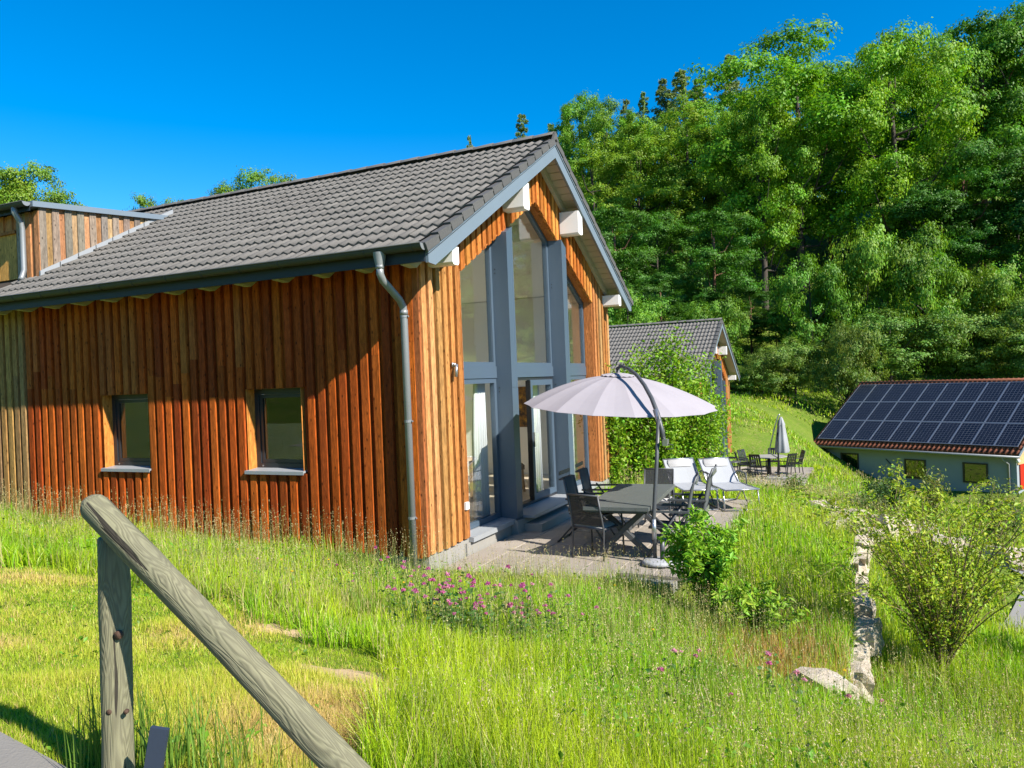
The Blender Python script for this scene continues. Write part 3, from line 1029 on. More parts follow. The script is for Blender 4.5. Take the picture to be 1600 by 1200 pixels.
# ------------------------------------------------------------------ glazed gable
GXP = -.20                           # plane of the glass
Y0, Y1 = 1.05, 6.63
P1 = (2.44, 2.66); P2 = (4.80, 5.02)
def ztg(y): return zopen(y) - .02
for (a, b) in (P1, P2):
    m = MB()
    za, zb_ = ztg(a) + .0, ztg(b)
    m.hexa([(GXP - .08, a, -.03), (.10, a, -.03), (.10, b, -.03), (GXP - .08, b, -.03), (GXP - .08, a, za), (.10, a, za), (.10, b, zb_), (GXP - .08, b, zb_)])
    po = m.build('post', BLUE, HOUSE)
    m = MB()
    for zz in (1.93, 3.75):
        for dz_ in (0, .06):
            m.tube([(-.115, a - .004, zz + dz_), (-.115, a + .004, zz + dz_)], .010, 7)
    m.build('bolt', METAL_B, po)
    m = MB(); m.box(.0985, .1015, a + .001, b - .001, 1.985, 1.989); m.build('joint', METAL_B, po)
bays = [(Y0, P1[0]), (P1[1], P2[0]), (P2[1], Y1)]
TRZ0, TRZ1 = 2.14, 2.32
def poly_frame(m, pts, t, x0, x1):
    """frame following a convex outline in the y,z plane"""
    n = len(pts)
    c = Vector((sum(p[0] for p in pts) / n, sum(p[1] for p in pts) / n))
    inn = []
    for i in range(n):
        p0, p1, p2 = Vector(pts[i - 1]), Vector(pts[i]), Vector(pts[(i + 1) % n])
        d1, d2 = (p1 - p0).normalized(), (p2 - p1).normalized()
        n1, n2 = Vector((-d1.y, d1.x)), Vector((-d2.y, d2.x))
        if n1.dot(c - p1) < 0: n1 = -n1
        if n2.dot(c - p1) < 0: n2 = -n2
        k = (n1 + n2)
        inn.append(p1 + k * (t / max(.2, 1 + n1.dot(n2))))
    vs = [(x0, *p) for p in pts] + [(x0, *p) for p in inn] + [(x1, *p) for p in pts] + [(x1, *p) for p in inn]
    fs = []
    for i in range(n):
        j = (i + 1) % n
        fs += [(i, j, n + j, n + i), (2 * n + i, 3 * n + i, 3 * n + j, 2 * n + j), (n + i, n + j, 3 * n + j, 3 * n + i), (i, 2 * n + i, 2 * n + j, j)]
    m.add(vs, fs)
    return [tuple(p) for p in inn]
def pane(pts, x, parent):
    m = MB(); n = len(pts)
    m.prism(pts, 'x', x - .004, x + .004)
    o = m.build('pane', GLASS, parent); fix_normals(o)
    return o
for bi, (a, b) in enumerate(bays):
    # upper light
    up = [(a, TRZ1), (b, TRZ1)]
    if bi == 1: up += [(b, ztg(b)), (YC, ztg(YC)), (a, ztg(a))]
    else: up += [(b, ztg(b)), (a, ztg(a))]
    m = MB(); inn = poly_frame(m, up, .065, GXP - .04, GXP + .035)
    f = m.build('window_frame', BLUE if bi < 2 else BLUE, HOUSE); fix_normals(f)
    pane(inn, GXP, f)
    # lower light
    if bi != 1:
        lo = [(a, .0), (b, .0), (b, TRZ0), (a, TRZ0)]
        m = MB(); inn = poly_frame(m, lo, .075, GXP - .04, GXP + .035)
        f = m.build('window_frame', BLUE, HOUSE); fix_normals(f)
        pane(inn, GXP, f)
    m = MB(); m.box(GXP - .05, GXP + .05, a + .001, b - .001, TRZ0 + .001, TRZ1 - .001); m.build('transom', BLUE, HOUSE)
# sliding door in the middle bay: fixed frame, leaf pushed to the far side
a, b = bays[1]
m = MB(); inn = poly_frame(m, [(a, 0), (b, 0), (b, TRZ0), (a, TRZ0)], .05, GXP - .10, GXP + .03)
df = m.build('door_frame', ANTH, HOUSE); fix_normals(df)
ym = a + .50 * (b - a)
m = MB(); inn = poly_frame(m, [(ym, .05), (b - .05, .05), (b - .05, TRZ0 - .05), (ym, TRZ0 - .05)], .095, GXP - .02, GXP + .045)
dl = m.build('sliding_door', BLUE, HOUSE); fix_normals(dl)
pane(inn, GXP + .01, dl)
m = MB(); m.box(GXP - .03, GXP + .052, ym - .03, ym - .001, .06, TRZ0 - .06); m.build('door_edge', METAL_B, dl)
m = MB(); m.box(GXP + .047, GXP + .075, ym + .03, ym + .055, .95, 1.2); m.build('handle', ALU, dl)
# timber lining of the opening
def lining(p0, p1, nm='reveal_board'):
    m = MB()
    (ya, za), (yb, zb_) = p0, p1
    m.hexa([(GXP + .04, ya, za), (.015, ya, za), (.015, yb, zb_), (GXP + .04, yb, zb_), (GXP + .04, ya, za + .016), (.015, ya, za + .016), (.015, yb, zb_ + .016), (GXP + .04, yb, zb_ + .016)])
    o = m.build(nm, CLAD, HOUSE); o.color = (.34, .115, .03, 1)
    return o
lining((Y0, zopen(Y0) - .019), (YC, zopen(YC) - .019)); lining((YC, zopen(YC) - .019), (Y1, zopen(Y1) - .019))
m = MB(); m.box(GXP + .04, .015, Y1 - .015, Y1 + .004, -.02, zopen(Y1)); o = m.build('reveal_board', CLAD, HOUSE); o.color = (.34, .12, .035, 1)
m = MB(); m.box(GXP + .04, .015, Y0 - .004, Y0 + .012, -.02, zopen(Y0)); o = m.build('reveal_board', CLAD, HOUSE); o.color = (.34, .12, .035, 1)
# sills, foundation and door steps
for a, b in ((Y0 + .0, P1[0]), (P2[1], Y1)):
    m = MB()
    m.hexa([(GXP - .05, a, -.07), (.075, a, -.095), (.075, b, -.095), (GXP - .05, b, -.07), (GXP - .05, a, -.002), (.075, a, -.03), (.075, b, -.03), (GXP - .05, b, -.002)])
    m.build('sill', SILLM, HOUSE)
m = MB(); m.box(GXP - .05, .02, .95, 6.7, -.6, -.096); m.box(GXP - .05, .13, P1[0] - .05, P2[1] + .03, -.6, -.05); m.build('plinth', CONC, HOUSE)
m = MB(); m.box(GXP - .05, .30, P1[1] + .005, P2[0] - .02, -.045, -.002); m.build('threshold', SILLM, HOUSE)
m = MB(); m.box(.131, .42, P1[1] - .02, P2[1] - .1, -.32, -.13); m.build('door_step', CONC, HOUSE)
# small things on the gable
m = MB(); m.tube([(.04, .735, 2.33), (.075, .735, 2.33)], .025, 10); m.tube([(.085, .735, 2.335), (.085, .71, 2.17)], .022, 10); m.box(.022, .045, .71, .76, 2.30, 2.36)
wl_ = m.build('wall_lamp', ALU, None, True); tag(wl_, 'small silver spot lamp fixed to the gable boards', 'wall lamp')
m = MB(); m.box(.022, .06, .905, .985, .37, .47); m.box(.06, .066, .912, .978, .377, .463)
sk = m.build('power_socket', WHITE); tag(sk, 'little white outdoor socket low on the gable boards', 'socket')

# ------------------------------------------------------------------ room behind the glass
m = MB()
m.box(-6.0, GXP - .10, .27, W - .27, -.06, -.004)
m.build('floor', FLOORM, HOUSE)
m = MB()
m.prism([(.27, -.05), (W - .27, -.05), (W - .27, zrake(.27) - .14), (YC, zrake(YC) - .14), (.27, zrake(.27) - .14)], 'x', -6.2, -6.0)
m.box(-6.0, -.26, W - .275, W - .262, -.003, 3.9)
for (xa, xb, za, zb_) in ((-6.0, WIN[0][0], -.003, 3.9), (WIN[0][1], WIN[1][0], -.003, 3.9), (WIN[1][1], -.26, -.003, 3.9)):
    m.box(xa, xb, .262, .275, za, zb_)
for w in WIN:
    m.box(w[0], w[1], .262, .275, -.003, WZ0); m.box(w[0], w[1], .262, .275, WZ1, 3.9)
m.box(-.27, -.255, .28, 1.04, -.003, 3.62); m.box(-.27, -.255, 6.64, W - .28, -.003, 3.62)
m.build('inner_wall', PLASTER, HOUSE)
m = MB()
for s in (0, 1):
    p = [(yy if s == 0 else W - yy, zz) for yy, zz in ((.2, zrake(.2) - .16), (YC, zrake(YC) - .16), (YC, zrake(YC) - .12), (.2, zrake(.2) - .12))]
    m.prism(p, 'x', -6.0, -.255)
o = m.build('ceiling', PLASTER, HOUSE); fix_normals(o)
for yy, zz in ((2.6, 4.9), (W - 2.6, 4.9)):
    m = MB(); m.box(-6.0, -.3, yy - .08, yy + .08, zz - .2, zz + .12); m.build('purlin', WHITE, HOUSE)

def curtain(name, y0, y1, z0, z1, x, label, amp=.035, waves=7):
    m = MB(); n = waves * 8
    vs = []
    for i in range(n + 1):
        u = i / n
        for j, zz in enumerate((z0, z0 + .6 * (z1 - z0), z1)):
            gather = (1.0, .92, .72)[j]
            yy = y1 - (1 - u) * (y1 - y0) * gather
            vs.append((x + amp * (1.15, 1.0, .7)[j] * math.sin(u * waves * 2 * math.pi + .5 * math.sin(9 * u)), yy, zz))
    fs = [(3 * i + j, 3 * i + 3 + j, 3 * i + 4 + j, 3 * i + 1 + j) for i in range(n) for j in range(2)]
    m.add(vs, fs)
    o = m.build(name, CURTAIN, None, True)
    sol = o.modifiers.new('thickness', 'SOLIDIFY'); sol.thickness = .004
    tag(o, label, 'curtain')
curtain('curtain', 1.92, 2.42, .03, 2.1, -.36, 'white curtain gathered behind the first tall ground-floor pane', .04, 6)
curtain('curtain', 4.15, 4.72, .03, 2.1, -.42, 'white curtain gathered behind the sliding glass door', .045, 6)
curtain('curtain', 5.2, 6.3, .03, 2.12, -.36, 'white curtain drawn across the pane beside the climbing shrub', .04, 9)
m = MB(); m.box(-2.6, -1.75, W - .285, W - .277, 1.05, 1.95); pc = m.build('picture', PICT); tag(pc, 'brown and gold picture hanging on the inner wall', 'picture')
def dining_chair(loc, rz, label):
    t = empty('dining_chair', loc, rz)
    tag(t, label, 'chair')
    m = MB(); m.box(-.22, .22, -.22, .22, .42, .50); m.build('seat', BEIGE, t)
    m = MB(); m.hexa([(-.22, -.22, .50), (.22, -.22, .50), (.22, -.16, .50), (-.22, -.16, .50), (-.21, -.32, 1.0), (.21, -.32, 1.0), (.21, -.27, 1.0), (-.21, -.27, 1.0)]); m.build('backrest', BEIGE, t)
    for sx in (-1, 1):
        for sy in (-1, 1):
            m = MB(); m.beam((sx * .18, sy * .18, .42), (sx * .19, sy * .20, 0), .04, .04, (0, 1, 0)); m.build('leg', PALEWOOD, t)
dining_chair((-1.15, 5.0, 0), R_(-60), 'beige upholstered chair seen through the open sliding door')
dining_chair((-1.5, 2.7, 0), R_(200), 'pale chair inside behind the first pane')
t = empty('dining_table', (-2.2, 3.6, 0)); tag(t, 'pale wooden dining table inside the room', 'table')
m = MB(); m.box(-.8, .8, -.45, .45, .70, .74); m.build('tabletop', PALEWOOD, t)
for sx in (-1, 1):
    for sy in (-1, 1):
        m = MB(); m.box(sx * .72 - .03, sx * .72 + .03, sy * .38 - .03, sy * .38 + .03, 0, .70); m.build('leg', PALEWOOD, t)
m = MB(); m.lathe([(.02, .0), (.26, -.16), (.25, -.165), (.015, -.01)], 24, (-1.6, 3.2, 1.85)); m.tube([(-1.6, 3.2, 1.85), (-1.6, 3.2, 5.2)], .006, 5)
o = m.build('pendant_lamp', HEMP); tag(o, 'pale cone-shaped lamp hanging inside behind the glass', 'lamp')

# ------------------------------------------------------------------ dormer
DX, DY = -7.64, .33
m = MB()
m.hexa([(XL, DY + .05, 3.8), (DX - .06, DY + .05, 3.8), (DX - .06, 3.2, 5.5), (XL, 3.2, 5.5), (XL, DY + .05, 5.40), (DX - .06, DY + .05, 5.40), (DX - .06, 3.4, 5.66), (XL, 3.4, 5.66)])
DORM = m.build('dormer', DARKROOM, HOUSE)
def zr_tile(y): return zrake(y) + .085
DC = [(.17, .135, .105), (.30, .165, .075), (.19, .145, .11), (.27, .14, .06), (.15, .125, .105), (.31, .19, .10)]
y = DY; k = 0
while y < 2.75:
    y1 = y + .125
    za, zb_ = zr_tile(y) + .06, zr_tile(y1) + .06
    zt0 = 5.42 + (y - DY) * .085
    if zb_ < zt0 - .02:
        m = MB().prism([(y, za), (y1, zb_), (y1, zt0), (y, zt0)], 'x', DX - .055 if k % 2 else DX - .03, DX - .028 if k % 2 else DX)
        o = m.build('cladding_board', CLAD, DORM); fix_normals(o); o.color = (*jit(DC[k % 6], .12), 1)
    y += .118; k += 1
x = DX - .005; k = 0
while x > -9.3:
    zb0 = zr_tile(DY) - .02
    x0 = x - .12
    if x0 > -8.28 or k < 3:
        board(DORM, x0, x, DY - .012 if k % 2 == 0 else DY + .015, DY + .045, zb0, 5.30, jit((.42, .20, .08) if k < 3 else (.30, .24, .19), .15))
    else:
        board(DORM, x0, x, DY - .012 if k % 2 == 0 else DY + .015, DY + .045, 5.02, 5.30, jit((.40, .17, .06), .15))
    x -= .118; k += 1
m = MB(); m.box(-9.25, -8.30, DY + .02, DY + .04, zr_tile(DY), 5.02); o = m.build('shutter', CLAD, DORM); o.color = (.50, .27, .07, 1)
m = MB(); m.box(-9.3, -8.27, DY - .02, DY + .03, 4.98, 5.03); o = m.build('shutter_head', CLAD, DORM); o.color = (.35, .13, .04, 1)
m = MB()
m.hexa([(XL, DY - .14, 5.335), (DX + .06, DY - .14, 5.335), (DX + .06, 3.35, 5.615), (XL, 3.35, 5.615), (XL, DY - .14, 5.43), (DX + .06, DY - .14, 5.43), (DX + .06, 3.35, 5.71), (XL, 3.35, 5.71)])
m.build('dormer_roof', TRIM, DORM)
m = MB(); m.box(XL, DX - .01, DY - .15, DY - .142, 5.27, 5.42); m.build('fascia', BLUE_D, DORM)
gutter(DORM, XL, DX + .02, DY - .225, 5.40, .07)
m = MB()
m.tube([(DX - .30, DY - .225, 5.36), (DX - .30, DY - .225, 5.26), (DX - .30, DY - .12, 5.10), (DX - .30, DY - .10, 5.0), (DX - .30, DY - .10, 4.30), (DX - .30, DY - .14, 4.17), (DX - .30, DY - .17, 4.13)], .045, 12)
o = m.build('downpipe', ZINC, DORM, True)
# lead flashing steps where the dormer side meets the tiles
y = DY - .02
while y < 2.9:
    m = MB(); z0 = zr_tile(y); z1 = zr_tile(y + .36)
    m.hexa([(DX - .02, y, z0 - .08), (DX + .012, y, z0 - .08), (DX + .012, y + .365, z1 - .08), (DX - .02, y + .365, z1 - .08), (DX - .02, y, z0 + .085), (DX + .012, y, z0 + .085), (DX + .012, y + .365, z1 + .085), (DX - .02, y + .365, z1 + .085)])
    m.build('flashing', SILLM, DORM)
    y += .35

# ------------------------------------------------------------------ second house down the slope
H2 = empty('second_timber_house', (-.75, 20.81, -1.83))
tag(H2, 'smaller-looking timber house with grey tiled roof behind the leafy shrub', 'house')
m = MB(); m.box(-12, -.06, .06, W - .06, -1.0, zt_side); m.build('wall', DARKROOM, H2)
m = MB(); m.prism([(.06, 3.6), (YC, zrake(YC) - .13), (W - .06, 3.6)], 'x', -.3, -.06); o = m.build('gable_wall', DARKROOM, H2); fix_normals(o)
m = MB(); m.prism([(q[0], q[1]) for q in poly], 'x', -12, OX - .025); R2 = m.build('roof', DARKROOM, H2); fix_normals(R2)
sp2 = [(.345 - TW * c, -OY + (-.085 + r * GA) * cosr, ROOFZ0 + (-.085 + r * GA) * math.sin(ANG)) for r in range(14) for c in range(36)]
tile_field(sp2, ANG, 1, TILE, 'roof_tile_field', R2)
for r in range(14):
    for sgn in (1, -1):
        s = -.085 + r * GA
        o = bpy.data.objects.new('verge_tile', VERGE_ME); link(o, R2)
        y0 = -OY + s * cosr
        o.location = (.395, y0 if sgn > 0 else W - y0, ROOFZ0 + s * math.sin(ANG))
        o.rotation_euler = (ANG * sgn, 0, 0)
        if sgn < 0: o.scale = (1, -1, 1)
for k in range(26):
    o = bpy.data.objects.new('ridge_tile', RIDGE_ME); link(o, R2); o.location = (.42 - k * .375, YC, zr)
for s in (0, 1):
    m = MB()
    pts = [(-OY, ZB - .2), (-OY, ZB - .02), (YC, zrake(YC) - .02), (YC, zrake(YC) - .26)]
    m.prism([(p if s == 0 else W - p, q) for p, q in pts], 'x', OX - .04, OX); o = m.build('bargeboard', TRIM, H2); fix_normals(o)
    m = MB()
    pts = [(-OY, ZB - .10), (YC, zrake(YC) - .10), (YC, zrake(YC) - .082), (-OY, ZB - .082)]
    m.prism([(p if s == 0 else W - p, q) for p, q in pts], 'x', .025, OX - .042); o = m.build('soffit', CREAM, H2); fix_normals(o)
for (y0, y1, z0, z1) in ((.20, .37, 3.57, 3.78), (2.50, 2.73, 4.70, 5.05), (W - 2.73, W - 2.50, 4.70, 5.05), (W - .37, W - .20, 3.57, 3.78)):
    m = MB(); m.box(.02, .36, y0, y1, z0, z1); m.build('purlin', WHITE, H2)
y = .01
while y < W - .1:
    mid = y + .06
    z0 = zopen(mid) if 1.0 < mid < 6.68 else -.05
    zt0 = zrake(mid) - .13
    board(H2, -.03, .02, y, y + .11, z0, zt0, jit(random.choice(GAB_UP if z0 > 1 else GAB)))
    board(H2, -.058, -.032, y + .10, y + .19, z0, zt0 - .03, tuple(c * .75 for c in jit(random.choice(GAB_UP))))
    y += .176
for (a, b) in ((2.44, 2.66), (5.02, 5.24)):
    m = MB(); m.box(-.2, .10, a, b, -.05, zopen(a) - .05); m.build('post', BLUE, H2)
m = MB(); m.prism([(1.05, 0), (6.63, 0), (6.63, 3.6), (YC, 5.1), (1.05, 3.6)], 'x', -.055, -.045); o = m.build('pane', GLASS, H2); fix_normals(o)
m = MB()
for a, b in ((1.05, 1.12), (6.56, 6.63)): m.box(-.05, .0, a, b, 0, 3.55)
m.box(-.05, .0, 1.12, 6.56, 2.14, 2.3); m.build('window_frame', BLUE, H2)
m = MB()
for x in range(9):
    xx = -1.2 - x * 1.2
    m.box(xx - .5, xx + .5, -.0, .05, -.05, 3.6)
o = m.build('side_cladding', CLAD, H2); o.color = (.33, .1, .03, 1); o['kind'] = 'stuff'

# ------------------------------------------------------------------ barn with solar panels
BA = math.atan2(-.497, .868)
BARN = empty('solar_barn', (2.08, 39.25, -4.45), BA)
tag(BARN, 'low grey rendered barn with solar panels across its roof', 'barn')
BL, BRUN, BEZ, BRZ = 10.75, 5.34, 2.08, 5.42
bang = math.atan2(BRZ - BEZ, BRUN); bsl = math.hypot(BRUN, BRZ - BEZ)
BWIN = [(1.55, 2.6, .72, 1.75), (5.15, 6.25, .62, 1.62), (8.05, 9.2, .62, 1.62)]
m = MB()
m.prism([(.45, -.8), (2 * BRUN - .45, -.8), (2 * BRUN - .45, BEZ + .1), (BRUN, BRZ - .12), (.45, BEZ + .1)], 'x', .3, BL - .3)
bw = m.build('wall', CONC_W, BARN); fix_normals(bw)
for i, (a, b, z0, z1) in enumerate(BWIN):
    m = MB()
    t_ = .075
    m.box(a, a + t_, .39, .449, z0, z1); m.box(b - t_, b, .39, .449, z0, z1); m.box(a + t_, b - t_, .39, .449, z0, z0 + t_); m.box(a + t_, b - t_, .39, .449, z1 - t_, z1)
    wv = m.build('window', METAL_B, BARN)
    m = MB(); m.box(a + t_, b - t_, .43, .436, z0 + t_, z1 - t_); m.build('pane', make_glass('barn_glass', .16, (.10, .11, .09)) if i == 0 else bpy.data.materials['barn_glass'], wv)
    if i == 2:
        for (cx_, cz_, s_) in ((.42, .62, .13), (.68, .42, .16), (.82, .68, .09), (.25, .55, .07)):
            m = MB(); x0 = a + cx_; z_ = z0 + cz_
            m.add([(x0 - s_, .425, z_ + s_ * .35), (x0 - s_ * .2, .425, z_), (x0 + s_ * .9, .425, z_ + s_ * .45), (x0 + s_ * .1, .425, z_ + s_ * .35), (x0, .425, z_ + s_ * .1)], [(0, 1, 4, 3), (1, 2, 3, 4)])
            m.build('bird_sticker', METAL_B, wv)
m = MB()
m.prism([(-.02, BEZ), (BRUN, BRZ), (2 * BRUN + .02, BEZ), (2 * BRUN + .02, BEZ + .07), (BRUN, BRZ + .07), (-.02, BEZ + .07)], 'x', 0, BL)
br = m.build('roof', RUST, BARN); fix_normals(br)
bt = tile_mesh(7, .24, .42)
sp = []
for r in range(int(bsl / .36) + 1):
    for c in range(int(BL / .24) + 1):
        xx = (c + 1) * .24
        if .6 < r * .36 < 5.8 and .4 < xx < BL - .45: continue
        if xx > BL + .05: continue
        sp.append((xx, r * .36 * math.cos(bang) - .06, BEZ + .075 + r * .36 * math.sin(bang)))
tile_field(sp, bang, 1, TILE_O, 'roof_tile_field', br, bt)
m = MB(); m.tube([(0, BRUN, BRZ + .1), (BL + .05, BRUN, BRZ + .1)], .11, 10); m.build('ridge_cap', TILE_O, br, True)
PW, PH = 1.025, 1.83
m = MB(); m.box(-.5 * PW + .012, .5 * PW - .012, -.5 * PH + .012, .5 * PH - .012, 0, .034); PAN_ME = m.mesh('solar_panel', SOLAR)
m = MB()
for (a, b, c, d) in ((-.5 * PW, .5 * PW, -.5 * PH, -.5 * PH + .03), (-.5 * PW, .5 * PW, .5 * PH - .03, .5 * PH), (-.5 * PW, -.5 * PW + .03, -.5 * PH + .03, .5 * PH - .03), (.5 * PW - .03, .5 * PW, -.5 * PH + .03, .5 * PH - .03)):
    m.box(a, b, c, d, -.002, .042)
FR_ME = m.mesh('panel_frame', ALU)
for r in range(3):
    for c in range(10):
        s = .42 + (r + .5) * (PH + .02)
        o = bpy.data.objects.new('solar_panel', PAN_ME); link(o, BARN)
        o.location = (.22 + (c + .5) * (PW + .012), s * math.cos(bang) - .12 * math.sin(bang), BEZ + .07 + s * math.sin(bang) + .13 * math.cos(bang))
        o.rotation_euler = (bang, 0, 0)
        f = bpy.data.objects.new('panel_frame', FR_ME); link(f, o)
m = MB()
for k in range(11):
    n_ = 8
m = MB(); m.tube([(-.05, -.12, BEZ + .02), (BL + .05, -.12, BEZ - .02)], .06, 10); bg_ = m.build('gutter', ZINC, BARN, True)
m = MB(); m.tube([(BL - .75, -.10, BEZ - .02), (BL - .75, .05, BEZ - .2), (BL - .62, .38, BEZ - .42), (BL - .62, .39, -.6)], .05, 10); m.build('downpipe', ZINC, BARN, True)
m = MB(); m.box(BL - .299, BL - .24, .7, 4.6, .45, 1.62); m.build('door_panel', RED, BARN)
m = MB(); m.box(BL - .299, BL - .25, .5, 5.0, 1.64, 2.35)
gb = m.build('gable_boards', CLAD, BARN); gb.color = (.5, .3, .14, 1)
m = MB(); m.prism([(-.1, BEZ - .06), (-.1, BEZ + .1), (BRUN, BRZ + .08), (BRUN, BRZ - .12)], 'x', BL, BL + .04); o = m.build('bargeboard', TRIM, BARN); fix_normals(o)
m = MB(); m.lathe([(.0, .12), (.07, .1), (.09, .0), (.06, -.08), (0, -.1)], 12, (BL - .2, .35, BEZ - .25)); m.build('lamp', WHITE, BARN, True)
m = MB(); m.tube([(4.15, .44, 1.55), (4.35, .40, 1.35), (4.45, .44, 1.25)], .025, 6); m.build('hook', METAL_B, BARN)

# ------------------------------------------------------------------ terrace furniture
def sling_chair(loc, rz, label, cushion=True, h=.84):
    t = empty('garden_chair', loc, rz)
    tag(t, label, 'chair', 'garden chairs round the terrace table')
    k = h / .84
    for sx in (-1, 1):
        m = MB(); m.tube([(sx * .235, -.25, 0), (sx * .235, -.225, .40), (sx * .23, -.25, .52), (sx * .225, -.33, h)], .0125, 8); m.build('rear_leg', METAL, t, True)
        m = MB(); m.tube([(sx * .245, .24, 0), (sx * .245, .225, .40), (sx * .245, .20, .585)], .0125, 8); m.build('leg', METAL, t, True)
        m = MB(); m.beam((sx * .25, .23, .595), (sx * .245, -.26, .575), .045, .022); m.build('armrest', METAL, t)
    m = MB()
    m.tube([(-.235, -.225, .40), (.235, -.225, .40)], .011, 8); m.tube([(-.245, .225, .40), (.245, .225, .40)], .011, 8)
    m.tube([(-.225, -.33, h), (.225, -.33, h)], .0125, 8); m.tube([(-.235, -.225, .40), (-.245, .225, .40)], .011, 8); m.tube([(.235, -.225, .40), (.245, .225, .40)], .011, 8)
    m.build('frame', METAL, t, True)
    m = MB(); m.hexa([(-.222, -.235, .44), (.222, -.235, .44), (.222, -.231, .44), (-.222, -.231, .44), (-.214, -.326, h - .01), (.214, -.326, h - .01), (.214, -.322, h - .01), (-.214, -.322, h - .01)]); m.build('backrest', SLING, t)
    m = MB(); m.box(-.23, .23, -.22, .22, .398, .403); m.build('seat', SLING, t)
    if cushion:
        m = MB(); n = 8; vs = []
        for i in range(n + 1):
            for j in range(n + 1):
                u, v = i / n * 2 - 1, j / n * 2 - 1
                e = (1 - u ** 4) * (1 - v ** 4)
                vs.append((u * .215, v * .205, .418 + .042 * e ** .5 if e > 0 else .418))
        fs = [(i * (n + 1) + j, (i + 1) * (n + 1) + j, (i + 1) * (n + 1) + j + 1, i * (n + 1) + j + 1) for i in range(n) for j in range(n)]
        m.add(vs, fs); m.box(-.21, .21, -.20, .20, .405, .418)
        m.build('cushion', CUSH, t, True)
    return t
def recliner(loc, rz, label, h=1.06, fabric=None):
    t = empty('reclining_chair', loc, rz)
    tag(t, label, 'chair', 'garden chairs round the terrace table')
    back = [(-.19, .40), (-.235, .55), (-.265, .72), (-.30, .90), (-.37, h)]
    for sx in (-1, 1):
        m = MB(); m.tube([(sx * .235, y_, z_) for y_, z_ in back], .014, 8); m.build('back_frame', METAL, t, True)
        m = MB(); m.tube([(sx * .265, .30, 0), (sx * .265, .06, .36), (sx * .265, -.16, .66)], .013, 8); m.build('leg', METAL, t, True)
        m = MB(); m.tube([(sx * .25, -.42, 0), (sx * .25, -.10, .34), (sx * .25, .20, .60)], .013, 8); m.build('leg', METAL, t, True)
        m = MB(); m.beam((sx * .27, .24, .635), (sx * .262, -.27, .625), .05, .024); m.build('armrest', METAL, t)
        m = MB(); m.tube([(sx * .235, -.19, .40), (sx * .24, .24, .425)], .013, 8); m.build('seat_rail', METAL, t, True)
    for a_, b_ in (((-.265, .30, .015), (.265, .30, .015)), ((-.25, -.42, .015), (.25, -.42, .015)), ((-.26, .05, .375), (.26, .05, .375))):
        m = MB(); m.tube([a_, b_], .012, 8); m.build('crossbar', METAL, t, True)
    m = MB(); vs = []
    for y_, z_ in back:
        for u in (-1, -.5, 0, .5, 1):
            vs.append((u * .222, y_ - .018 * (1 - u * u), z_))
    fs = [(i * 5 + j, i * 5 + j + 1, i * 5 + j + 6, i * 5 + j + 5) for i in range(4) for j in range(4)]
    m.add(vs, fs); bo = m.build('backrest', fabric or SLING_G, t, True)
    sol = bo.modifiers.new('thickness', 'SOLIDIFY'); sol.thickness = .006
    for zz, yy in ((.47, -.232), (.985, -.352)):
        m = MB(); m.beam((-.235, yy - .012, zz), (.235, yy - .012, zz), .012, .055, (0, 0, 1)); m.build('back_bar', ALU if fabric is None else METAL, t)
    m = MB(); m.hexa([(-.225, -.19, .40), (.225, -.19, .40), (.23, .24, .425), (-.23, .24, .425), (-.225, -.19, .406), (.225, -.19, .406), (.23, .24, .431), (-.23, .24, .431)]); m.build('seat', SLING, t)
    return t
# dining table on X legs
T0 = empty('garden_table', (2.02, 2.10, TZ), R_(4))
tag(T0, 'long grey garden table on heavy crossed legs', 'table')
for k in range(5):
    m = MB(); x0 = -.42 + k * .168; m.box(x0 + .0015, x0 + .1665, -1.05, 1.05, .655, .70); m.build('top_board', TABLEM, T0)
m = MB(); m.box(-.40, .40, -1.03, 1.03, .63, .654); m.build('top_frame', METAL, T0)
for yy in (-.66, .66):
    for sx in (-1, 1):
        m = MB(); m.beam((sx * .36, yy + sx * .031, 0.0), (-sx * .33, yy + sx * .031, .64), .06, .10, (0, 1, 0)); m.build('leg', METAL, T0)
    m = MB(); m.box(-.40, .40, yy - .05, yy + .05, .56, .628); m.build('leg_head', METAL, T0)
m = MB(); m.box(-.04, .04, -.62, .62, .28, .36); m.build('stretcher', METAL, T0)
sling_chair((1.74, 1.38, TZ), R_(-14), 'dark sling armchair with pale cushion at the near end of the table')
sling_chair((1.98, 3.55, TZ), R_(184), 'grey sling armchair at the far end of the table')
recliner((1.33, 2.28, TZ), R_(-88), 'dark high-backed chair on the house side, nearer the lone cushioned armchair', .90, SLING)
recliner((1.24, 3.18, TZ), R_(-84), 'dark high-backed chair on the house side, nearer the climbing shrub', .90, SLING)
recliner((2.66, 1.52, TZ), R_(98), 'grey folding recliner on the lawn side, closest to the parasol pole')
recliner((2.72, 2.42, TZ), R_(94), 'grey folding recliner on the lawn side, next to the white loungers')

